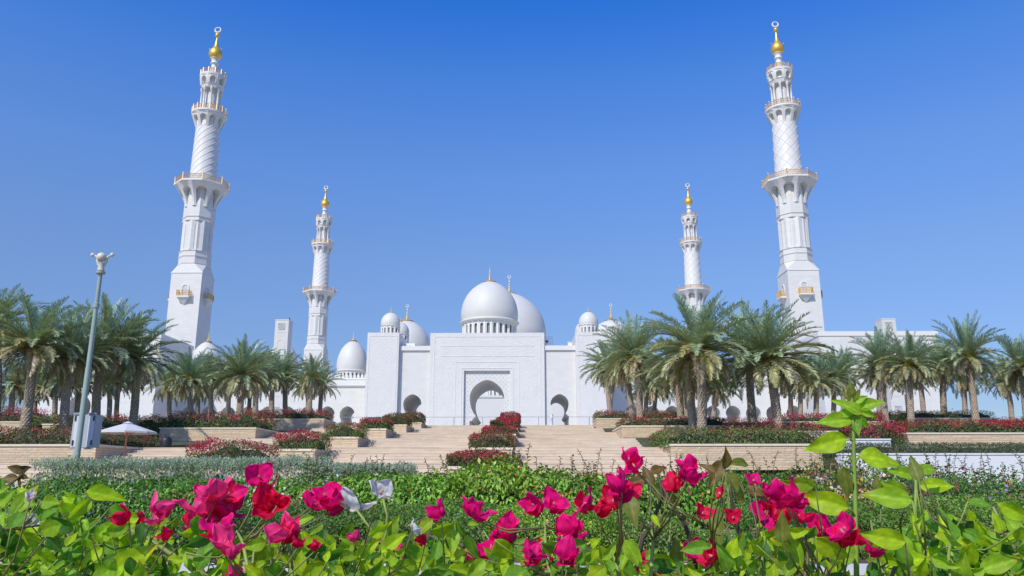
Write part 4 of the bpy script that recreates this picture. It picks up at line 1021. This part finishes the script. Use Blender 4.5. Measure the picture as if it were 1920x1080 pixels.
LIME = (.50, .70, .02); LIM2 = (.37, .59, .03); MID = (.20, .42, .035); DKL = (.075, .21, .03); OLV = (.25, .28, .05); BRN = (.24, .15, .045)
MG = (.88, .006, .21); PK = (.93, .06, .27); RD = (.80, .006, .07); WT = (.80, .83, .74)
FL = [(485, 890, 46, MG), (372, 938, 80, PK), (424, 932, 58, MG), (302, 946, 48, PK), (372, 985, 46, MG), (408, 984, 50, MG), (420, 1010, 50, PK), (309, 1001, 28, RD), (504, 942, 54, RD), (525, 990, 56, PK), (592, 935, 50, MG), (622, 932, 50, MG), (668, 934, 58, WT), (720, 917, 40, WT), (782, 988, 28, WT), (228, 968, 40, RD), (258, 972, 28, RD), (818, 960, 36, MG), (896, 955, 48, MG), (953, 988, 52, MG), (902, 1034, 60, MG), (996, 944, 42, MG), (1038, 940, 42, MG), (1062, 985, 50, MG), (1092, 940, 42, MG), (1000, 1032, 44, MG), (1030, 1018, 34, RD), (1062, 1030, 50, MG), (1082, 1012, 36, MG), (1022, 1048, 30, MG), (1184, 866, 48, MG), (1158, 905, 56, MG), (1172, 920, 50, RD), (1145, 935, 46, RD), (1260, 906, 42, RD), (1298, 886, 50, MG), (1222, 1062, 50, RD), (1320, 958, 30, RD), (1375, 968, 28, RD), (1414, 897, 26, MG), (1345, 922, 24, RD), (1435, 955, 48, MG), (1470, 928, 56, MG), (1492, 930, 48, MG), (1462, 968, 50, RD), (1500, 962, 40, RD), (1540, 985, 46, MG), (1572, 988, 52, MG), (1548, 1010, 30, RD), (1300, 1030, 36, MG), (1326, 1038, 42, RD), (390, 1025, 40, WT), (30, 962, 28, WT), (60, 975, 30, WT), (742, 1030, 20, MG), (770, 1050, 26, MG), (664, 1005, 26, PK), (1638, 1030, 30, MG), (440, 1072, 30, MG), (790, 1010, 26, RD), (55, 930, 22, WT), (560, 1016, 26, RD), (590, 1022, 24, RD), (1610, 1012, 26, RD)]
LV = [(200, 930, 70, -15, LIME), (50, 933, 48, 70, LIME), (88, 958, 62, 15, MID), (77, 997, 72, -25, LIME), (300, 968, 52, 62, LIME), (160, 985, 60, 20, MID), (250, 1050, 100, 32, LIME), (232, 962, 55, -20, MID), (200, 993, 50, 40, LIM2), (262, 1018, 34, 10, LIME), (66, 1062, 60, 30, LIME), (385, 1035, 62, 75, MID), (450, 1028, 42, 20, LIM2), (567, 973, 46, 10, LIM2), (597, 1017, 42, -20, LIME), (478, 1012, 40, 100, LIM2),
 (713, 993, 46, 30, LIME), (742, 980, 32, 60, LIME), (690, 1027, 56, 35, LIME), (650, 1027, 62, 60, LIM2), (707, 1068, 60, 0, LIME), (773, 1033, 62, 50, DKL), (837, 998, 52, 10, MID), (863, 993, 42, -60, MID), (888, 983, 22, 0, LIM2), (957, 1020, 42, -60, MID), (940, 1043, 50, 60, MID), (920, 1068, 60, 0, LIM2), (820, 1055, 55, 20, MID), (1185, 958, 62, -78, OLV), (1247, 925, 62, -28, OLV), (1230, 977, 26, -60, LIME), (1143, 1033, 42, 45, LIM2), (1188, 1040, 58, -60, LIM2), (1264, 1050, 84, 78, OLV), (1215, 890, 40, 120, BRN), (1190, 905, 44, 200, BRN), (1235, 880, 36, 20, BRN),
 (1547, 833, 88, 195, LIME), (1653, 862, 92, -8, LIME), (1563, 790, 72, 182, LIM2), (1603, 790, 64, -88, MID), (1587, 762, 62, 150, LIM2), (1633, 758, 58, 12, LIM2), (1628, 776, 38, -20, LIM2), (1597, 735, 44, 100, OLV), (1588, 742, 30, 140, OLV), (1606, 740, 30, 45, OLV), (1612, 748, 34, 20, LIM2), (1582, 775, 40, 195, LIM2), (1618, 792, 38, -35, LIM2), (1586, 905, 64, -80, OLV), (1497, 907, 62, 175, LIM2), (1540, 940, 98, 165, LIME), (1715, 878, 50, 92, OLV), (1742, 880, 50, 8, LIM2), (1690, 886, 52, 168, LIM2), (1757, 911, 62, 0, LIME), (1673, 912, 50, 160, LIM2), (1660, 932, 84, 172, LIM2), (1647, 915, 42, 100, OLV), (1752, 984, 42, 15, MID), (1653, 1008, 78, 170, LIME), (1838, 944, 38, -10, MID), (1903, 960, 64, -25, LIME), (1563, 1030, 78, -30, LIME), (1556, 1058, 72, 150, MID), (1433, 1043, 62, -80, DKL), (1447, 1003, 62, -30, LIME), (1467, 987, 60, 90, OLV), (1497, 997, 46, 10, LIME), (1497, 1040, 52, -80, LIM2), (1340, 985, 78, -80, OLV), (1380, 915, 60, -60, OLV), (1422, 927, 48, -40, BRN), (1342, 890, 58, -120, BRN), (1360, 858, 44, 90, BRN), (1390, 870, 46, 0, OLV), (1325, 878, 34, 150, BRN),
 (1773, 1013, 46, 40, LIME), (1813, 1013, 52, 10, LIME), (1847, 993, 60, 35, LIM2), (1877, 1057, 72, 20, LIM2), (1763, 1037, 62, 60, MID), (1720, 1050, 60, 10, LIME), (1690, 1040, 60, 120, MID), (1910, 1010, 50, -30, LIME)]
BINS = [(-400, 150, 'lime green leafy bougainvillea at the lower left corner', 'lower left'), (150, 345, 'bougainvillea with one big bright leaf and small red buds', ''), (345, 640, 'bougainvillea with large pink and magenta flowers left of centre', ''),
        (640, 850, 'bougainvillea with white papery flowers on pale stems', ''), (850, 1128, 'bougainvillea with many magenta flowers at lower centre', ''), (1128, 1400, 'tall brownish bougainvillea branches with crimson flowers right of centre', ''),
        (1400, 1588, 'bougainvillea with dense magenta cluster left of the tall shoot', ''), (1588, 1625, 'tall upright lime green shoot with whorls of big leaves', ''), (1625, 2400, 'leafy lime green bougainvillea at the lower right corner', '')]
rr = np.random.default_rng(77)
def depth(px, py): return .92+.5*((px*12.9898+py*78.233) % 1.0)*.9
for bi, (b0, b1, lab, _) in enumerate(BINS):
    cx = (max(b0, -60)+min(b1, 1980))/2
    g0 = at(cx, 1085, 1.15); g = empty('bougainvillea', (g0.x, 1.15, .05), label=lab, cat='flowering plant', group='flowering bushes right before the camera')
    off = Vector(g.location); lf = M(); st = M()
    def stem(pts, rad, col):
        n0 = len(st.v); st.tube([p-off for p in pts], rad, 6); st.c += [col]*(len(st.v)-n0)
    def inb(x, bi=bi):
        if bi == 7: return False
        return b0 <= x < b1 or (bi == 6 and 1588 <= x < 1606) or (bi == 8 and 1606 <= x < 1625)
    Lb = [l for l in LV if inb(l[0])]; Fb = [f for f in FL if inb(f[0])]
    if bi == 7:
        Lb = [l for l in LV if 1540 <= l[0] <= 1660 and l[1] < 912 or l[:2] == (1540, 940)]
    elif bi in (6, 8): Lb = [l for l in Lb if not (1540 <= l[0] <= 1660 and l[1] < 912 or l[:2] == (1540, 940))]
    Yc = 1.15
    if bi == 7:
        pts = [at(1610, 1200, 1.05), at(1606, 1075, 1.05), at(1604, 950, 1.05), at(1601, 860, 1.05), at(1600, 800, 1.05), at(1597, 745, 1.05)]
        stem(pts, [.0036, .0034, .0030, .0026, .0022, .0010], (.22, .34, .05))
    tips = []
    for (px, py, ln, ang, col) in Lb:
        Y = 1.05 if bi == 7 else depth(px, py); c = at(px, py, Y); Lm = ln/1464*Y*(.94 if bi == 7 else 1.03)
        tilt = rr.uniform(-.45, .45); b = big_leaf(lf, c-off, Lm, R(ang), tilt, rr.uniform(-.6, .6), col, rr, W=.50)
        if bi == 7:
            q = min(pts[1:], key=lambda p: (p-(b+off)).length); zt = (b+off).z-.008
            best = min((pts[i].lerp(pts[i+1], t/6) for i in range(5) for t in range(7)), key=lambda p: abs(p.z-zt))
            stem([best, (best+b+off)/2+Vector((0, 0, .002)), b+off], .0014, (.24, .30, .05))
        else: tips.append((b+off, 0))
    for (px, py, ln, col) in Fb:
        Y = depth(px, py)-.08; c = at(px, py, Y)
        n0 = bract_flower(g, c-off, ln/1464*Y*.88, col, rr); tips.append((n0+off, 1))
        if ln >= 42 and col not in (WT,):
            for q_ in range(2 if ln > 50 else 1):
                c2 = c+Vector((rr.uniform(-.35, .35), rr.uniform(-.1, .35), rr.uniform(-.40, .30)))*(ln/1464*Y)
                n0 = bract_flower(g, c2-off, ln/1464*Y*rr.uniform(.55, .75), RD if rr.random() < .3 else col, rr); tips.append((n0+off, 1))
    # leaf filling, dense near the bottom of the picture
    if bi != 7:
        x0, x1 = max(b0, -70), min(b1, 1990)
        dens = {0: 400, 1: 230, 2: 280, 3: 210, 4: 240, 5: 200, 6: 180, 8: 440}[bi]
        for k in range(dens):
            px = rr.uniform(x0, x1); lowy = {0: 912, 1: 965, 2: 985, 3: 985, 4: 1015, 5: 1020, 6: 990, 8: 955}[bi]
            py = lowy+(1125-lowy)*rr.random()**.62
            if bi == 8 and px < 1700: py = max(py, 1020)
            Y = rr.uniform(.95, 1.55); col = np.array([LIME, LIM2, MID, LIME, DKL, LIM2, MID][rr.integers(0, 7)])*rr.uniform(.75, 1.2); s = rr.uniform(.018, .044)
            c = at(px, py, Y); b = big_leaf(lf, c-off, s, R(rr.uniform(0, 360)), rr.uniform(-1, .8), rr.uniform(-.9, .9), col, rr, W=rr.uniform(.46, .62))
            if rr.random() < .45: tips.append((b+off, 0))
    # a few arching main stems; every petiole and pedicel runs to the nearest one
    x0, x1 = max(b0, -60), min(b1, 1980)
    mains = []
    if bi != 7:
        for k in range({1: 5, 3: 5}.get(bi, 8)):
            px = x0+(x1-x0)*(k+.5)/{1: 5, 3: 5}.get(bi, 8)+rr.uniform(-20, 20); Y = rr.uniform(.98, 1.5); dx = rr.uniform(-70, 70)
            A = [at(px+dx*1.5, 1500, Y+.1), at(px+dx, 1220, Y), at(px+dx*.4, 1110, Y-.03), at(px, 1035+rr.uniform(-25, 25), Y), at(px-dx*.3+rr.uniform(-15, 15), 985+rr.uniform(-20, 25), Y+.02)]
            A = [Vector((g.location.x+rr.uniform(-.3, .3), 1.4, .05))]+A
            n0 = len(st.v); col = [(.22, .28, .06), (.15, .11, .06), (.24, .33, .06)][k % 3]
            stem(A, [.006, .0042, .0034, .0028, .0022, .0012], col)
            for i in range(1, 5): mains += [A[i].lerp(A[i+1], j/5) for j in range(5)]
    for p, isf in tips:
        cand = [q for q in mains if q.z < p.z+.01] or mains
        if not cand: continue
        q = min(cand, key=lambda q: (q-p).length)
        if (q-p).length > .3: q = Vector((p.x+rr.uniform(-.03, .03), p.y+.05, at(960, 1110, p.y).z))
        col = [(.26, .34, .06), (.20, .26, .06), (.16, .12, .06)][rr.integers(0, 3)] if not isf else (.24, .22, .08)
        mid = p.lerp(q, .5)+Vector((rr.uniform(-.008, .008), 0, -.006+(.0)))
        stem([p, p.lerp(mid, .6)+Vector((0, 0, -.006)), mid+Vector((0, 0, -.006)), q], [.0007, .0009, .0011, .0014], col)
    if lf.v: lf.build('foliage', BIGLEAF, g, smooth=True)
    if bi == 5:   # two dark woody branches
        for A in ([(1232, 880), (1243, 930), (1222, 980), (1205, 1010), (1185, 1100)], [(1238, 905), (1262, 950), (1285, 985), (1300, 1030), (1310, 1110)], [(1365, 880), (1372, 940), (1382, 985), (1395, 1020), (1390, 1110)]):
            stem([at(x, y, 1.2) for x, y in A], [.0018, .0026, .003, .0034, .004], (.07, .05, .035))
    if bi == 1: stem([at(x, y, 1.12) for x, y in ((235, 990), (280, 1010), (318, 1038), (365, 1047), (400, 1110))], [.002, .003, .0036, .0038, .004], (.30, .34, .08))
    if bi == 0:
        stem([at(x, y, 1.3) for x, y in ((52, 880), (30, 900), (8, 915), (-20, 935))], [.001, .0016, .002, .0025], (.12, .08, .04))
        l2 = M()
        for px, py, ln, a, c in ((30, 880, 34, 160, BRN), (48, 878, 30, 10, (.09, .08, .03)), (14, 898, 34, 190, BRN), (38, 903, 30, -80, (.10, .09, .03)), (45, 893, 26, -20, BRN)):
            big_leaf(l2, at(px, py, 1.3)-off, ln/1464*1.3, R(a), .3, .3, c, rr)
        l2.build('young_leaves', BIGLEAF, g, smooth=True)
    if bi == 8:
        stem([at(x, y, 1.15) for x, y in ((1718, 885), (1716, 960), (1722, 1040), (1726, 1110))], [.0018, .0026, .003, .0034], (.22, .32, .05))
        stem([at(x, y, 1.1) for x, y in ((1862, 950), (1885, 1000), (1915, 1050), (1950, 1100))], [.0016, .0022, .0028, .003], (.30, .30, .10))
    if bi == 3:
        for A in ([(668, 955), (690, 985), (718, 1020), (700, 1060), (705, 1120)], [(718, 935), (726, 965), (724, 1000), (705, 1060)]):
            stem([at(x, y, 1.1) for x, y in A], [.0016, .0018, .002, .0022, .003][:len(A)], (.28, .34, .07))
    if st.v: st.build('stem', STEM, g, smooth=True)
